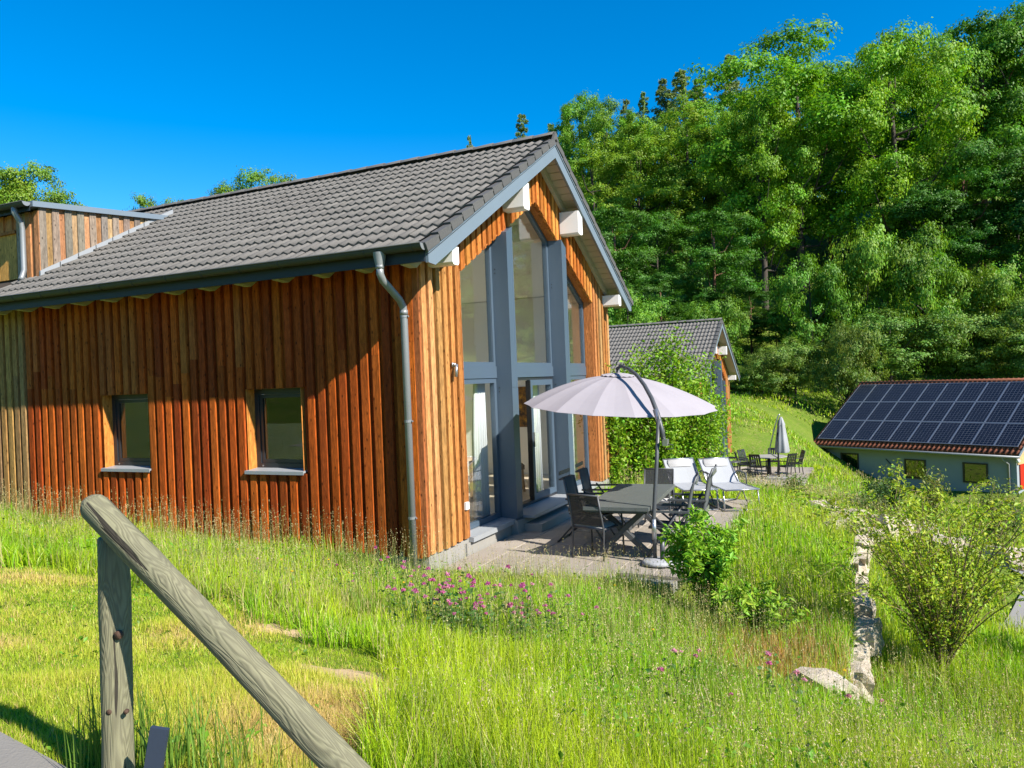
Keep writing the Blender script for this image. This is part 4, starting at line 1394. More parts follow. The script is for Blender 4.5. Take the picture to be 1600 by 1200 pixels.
def lounger(loc, rz, label):
    t = empty('sun_lounger', loc, rz)
    tag(t, label, 'sun lounger', 'white sun loungers on the terrace')
    # local: foot end at y=0, seat towards -y, back rises
    prof = [(0, .36), (-.45, .345), (-.98, .36), (-1.22, .54), (-1.45, .73)]
    m = MB(); vs = []
    for y_, z_ in prof:
        for u in (-1, -.33, .33, 1): vs.append((u * .275, y_, z_ - .012 * (1 - u * u)))
    m.add(vs, [(i * 4 + j, i * 4 + j + 1, i * 4 + j + 5, i * 4 + j + 4) for i in range(4) for j in range(3)])
    o = m.build('sling', SLING_W, t, False); sol = o.modifiers.new('thickness', 'SOLIDIFY'); sol.thickness = .006
    for sx in (-1, 1):
        m = MB(); m.tube([(sx * .285, 0.02, .36), (sx * .285, -.98, .355)], .014, 8); m.tube([(sx * .285, -.96, .36), (sx * .285, -1.47, .74)], .014, 8); m.build('side_rail', ALU, t, True)
        m = MB(); m.tube([(sx * .295, -.08, .35), (sx * .30, -.02, .012)], .014, 8); m.build('leg', ALU, t, True)
        m = MB(); m.tube([(sx * .295, -.95, .35), (sx * .30, -.55, .012)], .012, 8); m.build('leg', METAL, t, True)
        m = MB(); m.tube([(sx * .295, -.70, .35), (sx * .30, -1.15, .012)], .014, 8); m.build('leg', ALU, t, True)
        m = MB(); m.tube([(sx * .31, -.62, .36), (sx * .315, -.66, .54), (sx * .312, -.95, .56), (sx * .305, -1.12, .53)], .013, 8); m.build('armrest', METAL, t, True)
    for a_, b_ in (((-.30, -.02, .012), (.30, -.02, .012)), ((-.30, -1.15, .012), (.30, -1.15, .012)), ((-.285, .02, .36), (.285, .02, .36)), ((-.285, -1.47, .74), (.285, -1.47, .74)), ((.30, -.02, .012), (.30, -1.15, .012))):
        m = MB(); m.tube([a_, b_], .013, 8); m.build('crossbar', ALU, t, True)
    m = MB(); vs = []; n = 10
    for i in range(n + 1):
        a = i / n * 2 * math.pi
        for xx in (-.22, -.2, .2, .22):
            rr = .035 if abs(xx) < .21 else .012
            vs.append((xx, -1.36 + rr * math.cos(a) * 2.0, .675 + rr * math.sin(a) - rr * math.cos(a) * 1.65))
    m.add(vs, [(i * 4 + j, i * 4 + j + 1, i * 4 + j + 5, i * 4 + j + 4) for i in range(n) for j in range(3)])
    m.build('headrest', CUSH, t, True)
lounger((3.06, 5.06, TZ), R_(208), 'white sun lounger with its foot end on the grass edge')
lounger((2.40, 4.93, TZ), R_(207), 'white sun lounger half hidden behind the grey recliners')

# open cantilever parasol
PB = at(1024, 880, 9.50); PB[2] = TZ
PAR = empty('cantilever_parasol', tuple(PB))
tag(PAR, 'open pale lilac cantilever parasol with curved grey arm', 'parasol')
def loc_(px, py, d): return tuple(np.array(at(px, py, d)) - PB)
m = MB(); pr = [(0.0, .008), (.17, .008), (.205, .016), (.21, .042), (.18, .062), (.06, .070), (.0, .070)]; m.lathe(pr, 28, (.06, -.06, 0))
bs = m.build('base_plate', BASEM, PAR, True)
m = MB(); m.tube([(.10, -.03, .08), (.105, -.03, .30)], .031, 12); m.build('socket_tube', METAL, PAR, True)
ptop = loc_(1029, 655, 9.62)
m = MB(); m.tube([(0, 0, .06), (0, 0, .55), tuple(np.array(ptop) * np.array([.55, .55, 0]) + np.array([0, 0, 1.2])), ptop], [.026, .026, .026, .026], 12); po = m.build('pole', METAL, PAR, True)
m = MB(); m.tube([(0, 0, .30), (0, 0, .55)], .031, 12); m.build('sleeve', ALU, po, True)
arm_px = [(1038, 692, 9.58), (1033, 668, 9.60), (1027, 645, 9.68), (1018, 622, 9.86), (1007, 602, 10.1), (995, 586, 10.4), (982, 576, 10.7), (971, 572, 10.95), (964, 576, 11.06)]
m = MB(); m.tube([loc_(*p) for p in arm_px], [.030, .030, .029, .028, .027, .026, .025, .024, .022], 12); ar = m.build('arm', METAL, PAR, True)
m = MB(); a0 = np.array(loc_(1035, 676, 9.60)); a1 = np.array(loc_(1024, 640, 9.70)); m.tube([tuple(a0), tuple(a1)], .036, 12); m.build('arm_sleeve', ALU, ar, True)
hp = np.array(loc_(1040, 690, 9.55))
m = MB(); m.box(hp[0] - .03, hp[0] + .03, hp[1] - .05, hp[1] + .05, hp[2] - .05, hp[2] + .03); m.build('crank_box', ALU, ar)
m = MB(); m.tube([tuple(hp + [0.02, -.02, -.03]), tuple(hp + [.09, 0, -.04]), tuple(hp + [.09, 0, -.09]), tuple(hp + [.02, -.02, -.09])], .008, 6); m.build('crank_handle', METAL_B, ar)
# canopy
CR, CH, NR = 1.385, .43, 16
cc_ = np.array(loc_(966, 586, 11.06))
right2 = np.array([_R[0], _R[1], 0]) / np.hypot(_R[0], _R[1]); fwd2 = np.array([_F[0], _F[1], 0]) / np.hypot(_F[0], _F[1])
def canopy_pt(r, a, sag):
    z = -CH * (r / CR) ** 1.75 - sag
    lx, ly = r * math.cos(a), r * math.sin(a)
    v = right2 * lx + fwd2 * ly
    return (cc_[0] + v[0], cc_[1] + v[1], cc_[2] + z - .055 * lx + .085 * ly)
m = MB(); SUB = 4; RG = 12; vs = []; fs = []
for k in range(NR * SUB):
    a = 2 * math.pi * k / (NR * SUB)
    w_ = (k % SUB) / SUB
    for j in range(RG + 1):
        r = CR * (.10 + .90 * j / RG)
        sc = 1 - .035 * math.sin(math.pi * w_) * (j / RG) ** 2
        vs.append(canopy_pt(r * sc, a, .028 * math.sin(math.pi * w_) * (j / RG)))
nk = NR * SUB
for k in range(nk):
    for j in range(RG):
        a0_, b0_ = k * (RG + 1) + j, ((k + 1) % nk) * (RG + 1) + j
        fs.append((a0_, a0_ + 1, b0_ + 1, b0_))
m.add(vs, fs)
CA = m.build('canopy', CANVAS, PAR, False)
sol = CA.modifiers.new('thickness', 'SOLIDIFY'); sol.thickness = .003
m = MB(); vs = []; fs = []
for k in range(NR * 2):
    a = 2 * math.pi * k / (NR * 2)
    for j, (r, zz) in enumerate(((0.02, .035), (.12, .03), (.24, .008 + .012 * (k % 2)))):
        p = canopy_pt(r, a, 0); vs.append((p[0], p[1], p[2] + zz))
for k in range(NR * 2):
    for j in range(2):
        a0_, b0_ = k * 3 + j, ((k + 1) % (NR * 2)) * 3 + j
        fs.append((a0_, a0_ + 1, b0_ + 1, b0_))
m.add(vs, fs); vc = m.build('vent', CANVAS, CA); sol = vc.modifiers.new('thickness', 'SOLIDIFY'); sol.thickness = .003
for k in range(NR):
    a = 2 * math.pi * k / NR
    m = MB(); m.tube([tuple(np.array(canopy_pt(CR * (.05 + .94 * j / 7), a, 0)) - np.array([0, 0, .014])) for j in range(8)], .007, 6, mi=0)
    m.build('rib', METAL, PAR, True)
m = MB(); p = canopy_pt(0, 0, 0); m.tube([(p[0], p[1], p[2] - .12), (p[0], p[1], p[2] + .10)], .028, 10); m.build('hub', METAL, PAR, True)

# ------------------------------------------------------------------ far terrace furniture
FT = empty('far_garden_table', (1.45, 23.5, TZ2)); tag(FT, 'grey eight-sided table on the lower terrace', 'table')
m = MB(); m.lathe([(0, .70), (.70, .70), (.72, .715), (.70, .735), (0, .735)], 8, (0, 0, 0)); m.build('tabletop', CONC, FT)
m = MB(); m.tube([(0, 0, 0), (0, 0, .70)], [.09, .06], 10); m.tube([(-.35, 0, .03), (.35, 0, .03)], .03, 6); m.tube([(0, -.35, .03), (0, .35, .03)], .03, 6); m.build('leg', METAL_B, FT, True)
def far_chair(ang, r, label):
    a = R_(ang)
    t = empty('far_garden_chair', (1.45 + r * math.cos(a), 23.5 + r * math.sin(a), TZ2), a + math.pi / 2)
    tag(t, label, 'chair', 'black chairs round the lower terrace table')
    for sx in (-1, 1):
        m = MB(); m.tube([(sx * .24, -.24, 0), (sx * .22, -.2, .42), (sx * .21, -.34, .90)], .018, 6); m.build('rear_leg', METAL_B, t)
        m = MB(); m.tube([(sx * .25, .24, 0), (sx * .24, .2, .42), (sx * .24, .18, .62), (sx * .23, -.24, .64)], .018, 6); m.build('leg', METAL_B, t)
    m = MB(); m.box(-.24, .24, -.22, .23, .40, .44); m.build('seat', METAL_B, t)
    m = MB()
    for k in range(5): m.hexa([(-.2 + k * .09, -.215, .46), (-.2 + k * .09 + .055, -.215, .46), (-.2 + k * .09 + .055, -.2, .46), (-.2 + k * .09, -.2, .46), (-.19 + k * .085, -.335, .86), (-.19 + k * .085 + .052, -.335, .86), (-.19 + k * .085 + .052, -.32, .86), (-.19 + k * .085, -.32, .86)])
    m.hexa([(-.22, -.35, .84), (.22, -.35, .84), (.22, -.31, .84), (-.22, -.31, .84), (-.2, -.37, .93), (.2, -.37, .93), (.2, -.33, .93), (-.2, -.33, .93)])
    m.build('backrest', METAL_B, t)
far_chair(195, .95, 'black slatted chair at the house side of the lower terrace table')
far_chair(150, 1.0, 'black slatted chair at the back corner of the lower terrace table, by the house')
far_chair(252, .95, 'black slatted chair in front of the lower terrace table')
far_chair(318, .95, 'black slatted chair under the folded parasol')
far_chair(20, 1.0, 'black slatted chair beyond the folded parasol')
far_chair(88, 1.05, 'black slatted chair at the meadow side of the lower terrace table')
FP = empty('folded_parasol', (1.92, 22.4, TZ2)); tag(FP, 'grey cantilever parasol folded shut on the lower terrace', 'parasol')
m = MB(); m.tube([(0, 0, 0), (0, 0, 1.75)], .03, 8); m.build('pole', METAL_B, FP, True)
m = MB(); m.tube([(-.02, 0, .78), (-.32, -.05, .98), (-.27, -.03, 1.25), (-.08, 0, 2.0), (.06, .03, 2.42), (.12, .04, 2.42)], .022, 8); m.build('arm', ALU, FP, True)
m = MB(); vs = []; fs = []; n = 24
pr = [(.03, 2.34), (.06, 2.28), (.13, 2.05), (.12, 2.0), (.18, 1.55), (.24, 1.05), (.21, .98)]
for r, z in pr:
    for k in range(n):
        a = 2 * math.pi * k / n; rr = r * (1 + .16 * math.cos(a * 6)); vs.append((.14 + rr * math.cos(a), .05 + rr * math.sin(a), z))
for i in range(len(pr) - 1):
    for k in range(n): fs.append((i * n + k, i * n + (k + 1) % n, (i + 1) * n + (k + 1) % n, (i + 1) * n + k))
m.add(vs, fs); m.build('canopy', make_sling('pale_grey_canvas', (.27, .275, .29), 1.0), FP, True)
m = MB()
for (a, b) in ((-.45, .1), (.1, .45)): m.box(a, b - .02, -.35, .35, 0.0, .06)
m.build('base_plate', CONC, FP)
# folding side table and metal seats by the second house
t = empty('bistro_table', (.35, 21.6, TZ2)); tag(t, 'small dark bistro table beside the second house', 'table')
m = MB(); m.lathe([(0, .70), (.30, .70), (.31, .715), (.30, .73), (0, .73)], 16); m.build('tabletop', METAL, t)
for a in (0, 2.1, 4.2):
    m = MB(); m.tube([(.05 * math.cos(a), .05 * math.sin(a), .70), (.10 * math.cos(a + 1), .10 * math.sin(a + 1), .35), (.27 * math.cos(a), .27 * math.sin(a), 0)], .014, 6); m.build('leg', METAL_B, t, True)
for i, (dx_, dy_, rz_) in enumerate(((.55, -.15, 70), (-.1, .6, 190))):
    t = empty('bistro_chair', (.35 + dx_, 21.6 + dy_, TZ2), R_(rz_)); tag(t, ('dark metal bistro chair in front of the small table', 'dark metal bistro chair behind the small table')[i], 'chair')
    for sx in (-1, 1):
        m = MB(); m.tube([(sx * .19, -.2, 0), (sx * .19, .12, .45)], .011, 6); m.build('leg', METAL_B, t)
        m = MB(); m.tube([(sx * .18, .2, 0), (sx * .18, -.16, .45), (sx * .18, -.24, .82)], .011, 6); m.build('leg', METAL_B, t)
    m = MB(); m.box(-.19, .19, -.18, .18, .44, .46); m.build('seat', METAL_B, t)
    m = MB(); m.box(-.18, .18, -.245, -.225, .6, .66); m.box(-.18, .18, -.25, -.23, .74, .82); m.build('backrest', METAL_B, t)

# ------------------------------------------------------------------ log railing and stake in front
FR = empty('log_railing', (2.52, -6.32, .72))
tag(FR, 'weathered round-log railing with a sloping rail on one post', 'railing')
fo = np.array([2.52, -6.32, .72])
def log_mesh(a, b, r0, r1, name, parent, dome=True, n=28, rings=26, seed=1):
    a, b = Vector(a), Vector(b); d = b - a; L = d.length
    rg = np.random.default_rng(seed)
    m = MB(); vs = []; fs = []
    prof = []
    if dome: prof += [(0.0, .02), (.004, .35), (.012, .68), (.026, .9), (.045, 1.0)]
    else: prof += [(0, .9), (.006, 1.0)]
    prof += [(.05 + (L - .05) * k / rings, 1.0) for k in range(1, rings + 1)]
    for s_, q in prof:
        r = (r0 + (r1 - r0) * s_ / L) * q
        for k in range(n):
            an = 2 * math.pi * k / n
            wob = 1 + .030 * math.sin(3 * an + s_ * 2.1) + .018 * math.sin(5 * an - s_ * 4.3 + 1) + .022 * math.sin(s_ * 7) + .014 * math.sin(s_ * 23 + 2 * an)
            vs.append((r * wob * math.cos(an), r * wob * math.sin(an), s_))
    for i in range(len(prof) - 1):
        for k in range(n): fs.append((i * n + k, i * n + (k + 1) % n, (i + 1) * n + (k + 1) % n, (i + 1) * n + k))
    fs.append(tuple(range(n))[::-1]); fs.append(tuple((len(prof) - 1) * n + k for k in range(n)))
    m.add(vs, fs)
    o = m.build(name, LOG, parent, True)
    fix_normals(o)
    o.location = a; o.rotation_euler = d.to_track_quat('Z', 'Y').to_euler()
    return o
ra = at(137, 781, 2.545); rb = at(562, 1222, 2.10); re_ = ra + (rb - ra) * 1.85
rail = log_mesh(ra - fo, re_ - fo, .0465, .0465, 'rail', FR, True, seed=3)
pa_ = at(177, 838, 2.575); pb_ = at(184, 1200, 2.575); pb_ = pa_ + (pb_ - pa_) * 1.5
post = log_mesh(pa_ - fo, pb_ - fo, .0485, .0515, 'post', FR, False, seed=5)
for (px, py, r) in ((184, 993, .0145), (170, 1113, .009), (196, 1113, .0075)):  # big disc is a rusty bolt, the two small ones are dark wood knots
    q = at(px, py, 2.575 - .0515) - fo
    m = MB(); dv = Vector(-_F); m.tube([tuple(Vector(q) - dv * .012), tuple(Vector(q) + dv * .0012)], r, 12); m.build('bolt', RUST, FR, True)
st = at(250, 1137, 2.42); sb = at(226, 1290, 2.42)
ax = Vector(sb - st); wd = Vector(_R).normalized()
wd = (wd - ax.normalized() * wd.dot(ax.normalized())).normalized(); th = ax.normalized().cross(wd)
m = MB(); ps = []
for p in (Vector(sb), Vector(st)):
    for i, j in ((-1, -1), (1, -1), (1, 1), (-1, 1)): ps.append(p + wd * (.028 * i) + th * (.008 * j))
m.add(ps, MB.HEX)
stk = m.build('marker_stake', STAKEM); fix_normals(stk)
tag(stk, 'dark blue-grey flat stake leaning beside the railing post', 'stake')

# ------------------------------------------------------------------ foliage tools
def mesh_arrays(name, V, F, C, mat, smooth=False):
    """triangle mesh with a per-vertex colour attribute"""
    me = bpy.data.meshes.new(name)
    V = np.asarray(V, np.float32); F = np.asarray(F, np.int32); C = np.asarray(C, np.float32)
    me.vertices.add(len(V)); me.vertices.foreach_set('co', V.ravel())
    me.loops.add(F.size); me.loops.foreach_set('vertex_index', F.ravel())
    me.polygons.add(len(F))
    me.polygons.foreach_set('loop_start', np.arange(0, F.size, 3, dtype=np.int32))
    me.polygons.foreach_set('loop_total', np.full(len(F), 3, np.int32))
    at_ = me.attributes.new('col', 'FLOAT_COLOR', 'POINT')
    at_.data.foreach_set('color', np.concatenate([C, np.ones((len(C), 1), np.float32)], 1).ravel())
    me.materials.append(mat)
    me.update(calc_edges=True)
    me.validate()
    return me
def unit(v):
    return v / np.maximum(np.linalg.norm(v, axis=-1, keepdims=True), 1e-9)
def leaves(P, size, col, rng, aspect=.55, up=.5, axis=None, jitter=.25, hue=.12, face=None):
    """diamond leaves: 4 points and 2 triangles each"""
    n = len(P)
    nrm = unit(rng.normal(size=(n, 3)) + np.array([0, 0, up * 2.2])) if face is None else unit(face + rng.normal(size=(n, 3)) * .42)
    a = rng.normal(size=(n, 3)) if axis is None else axis + rng.normal(size=(n, 3)) * .55
    a = unit(a - nrm * (a * nrm).sum(1, keepdims=True))
    b = np.cross(nrm, a)
    s = size * rng.uniform(.6, 1.35, (n, 1))
    base, tip = P - a * s * .5, P + a * s * .5 - nrm * s * .08
    l, r = P + b * s * aspect * .5 + nrm * s * .08, P - b * s * aspect * .5 + nrm * s * .08
    V = np.stack([base, l, tip, r], 1).reshape(-1, 3)
    i = np.arange(n) * 4
    F = np.concatenate([np.stack([i, i + 2, i + 1], 1), np.stack([i, i + 3, i + 2], 1)])
    k = rng.uniform(1 - jitter, 1 + jitter, (n, 1))
    C = np.asarray(col).reshape(-1, 3) * k * (1 + rng.normal(size=(n, 3)) * np.array([hue, hue * .35, hue * .6]))
    C = np.clip(np.broadcast_to(C, (n, 3)), .004, 1)
    return V, F, np.repeat(C, 4, 0)
def merge(parts):
    V, F, C, o = [], [], [], 0
    for v, f, c in parts:
        V.append(v); F.append(f + o); C.append(c); o += len(v)
    return np.concatenate(V), np.concatenate(F), np.concatenate(C)

def tree_proto(seed, H, R, kind, leaf, n, col):
    """returns trunk mesh and crown mesh; base at z=0"""
    rng = np.random.default_rng(seed)
    m = MB()
    lean = rng.normal(size=2) * .03
    tr = [(lean[0] * z * .6 + .12 * math.sin(z * .5 + seed), lean[1] * z * .6, z) for z in np.linspace(-.6, H * .82, 9)]
    r0 = H * .0165 if kind != 'bush' else H * .02
    m.tube(tr, [r0 * (1.25 if i == 0 else 1) * (1 - .085 * i) for i in range(9)], 8)
    if kind == 'conifer':
        P, A = [], []
        zs = np.linspace(H * .12, H * .98, int(H * 1.9))
        for z in zs:
            t = (z - H * .12) / (H * .88)
            rr = R * (1 - t) ** .62 * rng.uniform(.65, 1.2) + .15
            for q in range(rng.integers(5, 8)):
                if rng.random() < .12: continue
                an = rng.uniform(0, 2 * math.pi); L = rr * rng.uniform(.6, 1.1)
                k = int(max(4, n / len(zs) / 6))
                u = rng.uniform(.1, 1, k) ** .7
                wd = .22 * L * (1.15 - u)
                px_ = np.cos(an) * u * L + rng.normal(size=k) * wd; py_ = np.sin(an) * u * L + rng.normal(size=k) * wd
                pz_ = z - .22 * u * L + rng.normal(size=k) * .10 + .1 * u * u * L
                P.append(np.stack([px_, py_, pz_], 1)); A.append(np.tile([math.cos(an), math.sin(an), -.1], (k, 1)))
        P, A = np.concatenate(P), np.concatenate(A)
        crown = leaves(P, leaf, col, rng, .36, .6, A, .3, .08, None)
    else:
        lo = {'broad': .14, 'tall': .08, 'bush': .0, 'open': .26}[kind]
        cz, hz = H * (lo + 1) / 2, H * (1 - lo) / 2
        NL, NC = {'broad': (15, 11), 'tall': (17, 9), 'bush': (10, 9), 'open': (12, 9)}[kind]
        K = NL * NC
        lobes = [(np.array([0.0, 0.0, H - R * .36]), R * .36)]
        tries = 0
        while len(lobes) < NL:
            tries += 1
            d = unit(rng.normal(size=(1, 3)))[0]
            lr = R * rng.uniform(.26, .44)
            k = rng.uniform(.55, .80)
            taper = 1 - .42 * max(0, d[2]) ** 1.5 - .25 * max(0, -d[2])
            p = np.array([d[0] * R * k * taper, d[1] * R * k * taper, cz + d[2] * (hz - lr * .7) * .98])
            if p[2] - lr * .6 < H * lo: continue
            if tries < 400 and any(np.linalg.norm((p - q) * np.array([1, 1, .8])) < (lr + r2) * .62 for q, r2 in lobes): continue
            lobes.append((p, lr))
        cs, lc = [], []
        for p, lr in lobes:
            for _ in range(NC):
                d = unit(rng.normal(size=(1, 3)) + np.array([[0, 0, .45]]))[0]
                cs.append(p + d * lr * rng.uniform(.55, 1.0) * np.array([1, 1, .72])); lc.append(p)
        cs = np.array(cs); lc = np.array(lc)
        for c in np.array([q for q, _ in lobes]):
            z0 = max(H * .12, c[2] - np.hypot(c[0], c[1]) * .8); z0 = min(z0, H * .7)
            b0 = np.array([lean[0] * z0 * .6, lean[1] * z0 * .6, z0]); mid = b0 * .45 + c * .55 + np.array([0, 0, -.05 * H])
            m.tube([tuple(b0), tuple(mid), tuple(c)], [r0 * .38, r0 * .22, r0 * .07], 5, False)
        per = n // K
        parts = []
        rc = R * {'broad': .125, 'tall': .125, 'bush': .15, 'open': .13}[kind]
        sub = 4
        for c, lcen in zip(cs, lc):
            # small sprays inside each bough
            sc_ = c + rng.normal(size=(sub, 3)) * rc * np.array([.75, .75, .42])
            kk = per // sub
            Q = np.repeat(sc_, kk, 0) + rng.normal(size=(sub * kk, 3)) * rc * .40 * np.array([1, 1, .6])
            tone = np.array(col) * rng.uniform(.82, 1.2) * np.array([rng.uniform(.85, 1.2), 1, 1])
            out = unit((c - lcen)[None, :])
            face = unit((Q - np.repeat(sc_, kk, 0)) * np.array([1, 1, 1.5])) * .7 + unit(Q - c) * .6 + out * .7 + np.array([0, 0, .45])
            parts.append(leaves(Q, leaf, tone, rng, .68, .55, None, .22, .10, face))
        crown = merge(parts)
    V = crown[0].copy()
    V[:, 2] *= H / np.percentile(V[:, 2], 99.6)
    if kind != 'conifer':
        V[:, :2] *= R / np.percentile(np.hypot(V[:, 0], V[:, 1]), 97)
    crown = (V, crown[1], crown[2])
    return m, crown
def tree_set(name, seed, H, R, kind, leaf, n, col, bark):
    m, cr = tree_proto(seed, H, R, kind, leaf, n, col)
    return (m.mesh('trunk', bark, True), mesh_arrays('crown', *cr, LEAF), H, R)
G1c, G2c, G3c, G4c = (.128, .282, .013), (.172, .305, .022), (.085, .220, .016), (.135, .230, .034)
PROTO = {
 'oak': [tree_set('oak', 11, 20, 7, 'broad', .22, 42000, G1c, BARK), tree_set('oak', 12, 20, 7, 'broad', .22, 42000, G1c, BARK)],
 'birch': [tree_set('birch', 21, 20, 6, 'tall', .205, 42000, G2c, BARK), tree_set('birch', 22, 20, 6, 'tall', .205, 42000, G2c, BARK)],
 'ash': [tree_set('ash', 31, 20, 6.5, 'open', .23, 33000, G3c, BARK), tree_set('ash', 32, 20, 6.5, 'open', .23, 33000, G3c, BARK_P)],
 'conifer': [tree_set('conifer', 41, 16, 2.8, 'conifer', .27, 13000, (.18, .27, .10), BARK_P), tree_set('conifer', 42, 16, 2.8, 'conifer', .27, 13000, (.19, .28, .10), BARK_P)],
 'bush': [tree_set('bush', 51, 6, 4, 'bush', .155, 24000, G4c, BARK), tree_set('bush', 52, 6, 4, 'bush', .155, 24000, G4c, BARK)],
}
KINDNAME = {'oak': ('oak_tree', 'broad-crowned oak'), 'birch': ('birch_tree', 'feathery light tree'), 'ash': ('ash_tree', 'open dark tree'),
            'conifer': ('conifer_tree', 'slim blue-green conifer'), 'bush': ('hillside_bush', 'rounded dense bush')}
ORD = ['first', 'second', 'third', 'fourth', 'fifth', 'sixth', 'seventh', 'eighth', 'ninth', 'tenth', 'eleventh', 'twelfth', 'thirteenth',
       'fourteenth', 'fifteenth', 'sixteenth', 'seventeenth', 'eighteenth', 'nineteenth', 'twentieth']
ROWS = [
 ('along the skyline', 'conifer', 104, [(733, 214, 40), (815, 180, 76), (860, 195, 70), (884, 168, 70), (978, 158, 70), (1004, 146, 70), (1036, 126, 90), (1062, 112, 110), (1090, 126, 100), (1141, 88, 120)], (1.0, 1.0, 1.0)),
 ('behind the light trees', 'oak', 97, [(908, 148, 120), (945, 158, 120), (990, 178, 120), (1040, 180, 130), (1110, 165, 140), (1165, 150, 140), (1240, 90, 180), (1320, 110, 180), (1400, 80, 190), (1480, 80, 190), (1560, 50, 200), (1640, 40, 210), (1730, 40, 230)], (.95, .98, 1.0)),
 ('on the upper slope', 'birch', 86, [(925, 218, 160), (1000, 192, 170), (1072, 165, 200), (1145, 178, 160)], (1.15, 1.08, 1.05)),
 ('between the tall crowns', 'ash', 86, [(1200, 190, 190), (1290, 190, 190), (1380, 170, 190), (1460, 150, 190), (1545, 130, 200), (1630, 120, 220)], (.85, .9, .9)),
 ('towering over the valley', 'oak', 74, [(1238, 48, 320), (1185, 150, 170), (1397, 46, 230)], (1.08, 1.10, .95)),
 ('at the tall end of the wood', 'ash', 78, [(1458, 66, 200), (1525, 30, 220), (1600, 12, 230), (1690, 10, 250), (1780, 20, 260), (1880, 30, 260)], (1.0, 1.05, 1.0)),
 ('half way down the slope, tinted for shade', 'ash', 67, [(900, 340, 150), (955, 325, 160), (1025, 335, 170), (1110, 330, 170), (1440, 290, 170), (1505, 225, 180), (1585, 235, 210), (1680, 230, 220)], (.62, .70, .75)),  # dark crown tint stands in for shade cast by the taller trees
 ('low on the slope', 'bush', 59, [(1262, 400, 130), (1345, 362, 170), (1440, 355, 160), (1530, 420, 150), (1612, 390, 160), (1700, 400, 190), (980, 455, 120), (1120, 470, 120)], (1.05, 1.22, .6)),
 ('in the shade-tinted foot of the wood', 'ash', 62, [(940, 440, 130), (1030, 430, 140), (1090, 450, 130), (1170, 450, 130), (1212, 490, 130), (1300, 490, 110), (1390, 440, 140), (1480, 430, 150)], (.50, .60, .65)),  # shade at the wood's foot is put into the crown colour
 ('behind the barn', 'bush', 53, [(1240, 528, 110), (1320, 505, 110), (1388, 484, 200), (1512, 492, 170), (1600, 472, 160), (1690, 480, 180), (1190, 545, 120), (1155, 572, 100)], (.98, 1.0, 1.0)),
 ('mirrored in the gable glass', 'oak', 66, [(1900, 180, 300), (2050, 150, 320), (2220, 160, 330), (2400, 150, 350), (2600, 150, 380), (2850, 160, 400)], (1.0, 1.03, 1.0)),
 ('beyond the long roof', 'oak', 66, [(-70, 262, 240), (8, 268, 190), (55, 262, 170), (225, 310, 120), (270, 316, 110), (355, 290, 130), (400, 270, 150), (446, 278, 130)], (1.05, .90, 1.1)),
]
_rngT = random.Random(5)
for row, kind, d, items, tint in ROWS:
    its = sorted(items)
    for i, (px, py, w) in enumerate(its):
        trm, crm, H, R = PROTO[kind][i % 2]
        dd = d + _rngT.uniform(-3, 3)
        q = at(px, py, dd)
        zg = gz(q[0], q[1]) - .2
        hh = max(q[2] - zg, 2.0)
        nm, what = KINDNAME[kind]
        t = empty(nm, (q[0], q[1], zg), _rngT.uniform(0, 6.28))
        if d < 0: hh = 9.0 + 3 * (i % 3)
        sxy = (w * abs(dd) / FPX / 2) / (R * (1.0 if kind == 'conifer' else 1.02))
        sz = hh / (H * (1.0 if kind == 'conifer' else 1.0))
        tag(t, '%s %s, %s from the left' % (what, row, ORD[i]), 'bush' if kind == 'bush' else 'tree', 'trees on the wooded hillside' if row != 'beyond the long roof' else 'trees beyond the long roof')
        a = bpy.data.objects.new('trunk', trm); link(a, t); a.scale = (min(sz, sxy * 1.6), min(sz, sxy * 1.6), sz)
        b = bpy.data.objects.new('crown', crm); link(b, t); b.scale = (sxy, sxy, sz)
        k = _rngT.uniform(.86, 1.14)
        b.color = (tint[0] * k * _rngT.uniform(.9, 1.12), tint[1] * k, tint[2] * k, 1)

for i, (x, y) in enumerate(((-24, -17), (-30, -23), (-21, -25), (-38, -20), (-15, -27))):  # unseen oaks, added to vary the reflections in the side windows
    trm, crm, H, R = PROTO['oak'][i % 2]
    t = empty('oak_tree', (x, y, gz(x, y) - .2), i * 1.3)
    tag(t, 'unseen oak added for the reflections in the small side windows, %s of five' % ORD[i], 'tree', 'trees behind the photographer')
    a = bpy.data.objects.new('trunk', trm); link(a, t); a.scale = (.5, .5, .45)
    b = bpy.data.objects.new('crown', crm); link(b, t); b.scale = (.6, .6, .45); b.color = (1, 1, 1, 1)

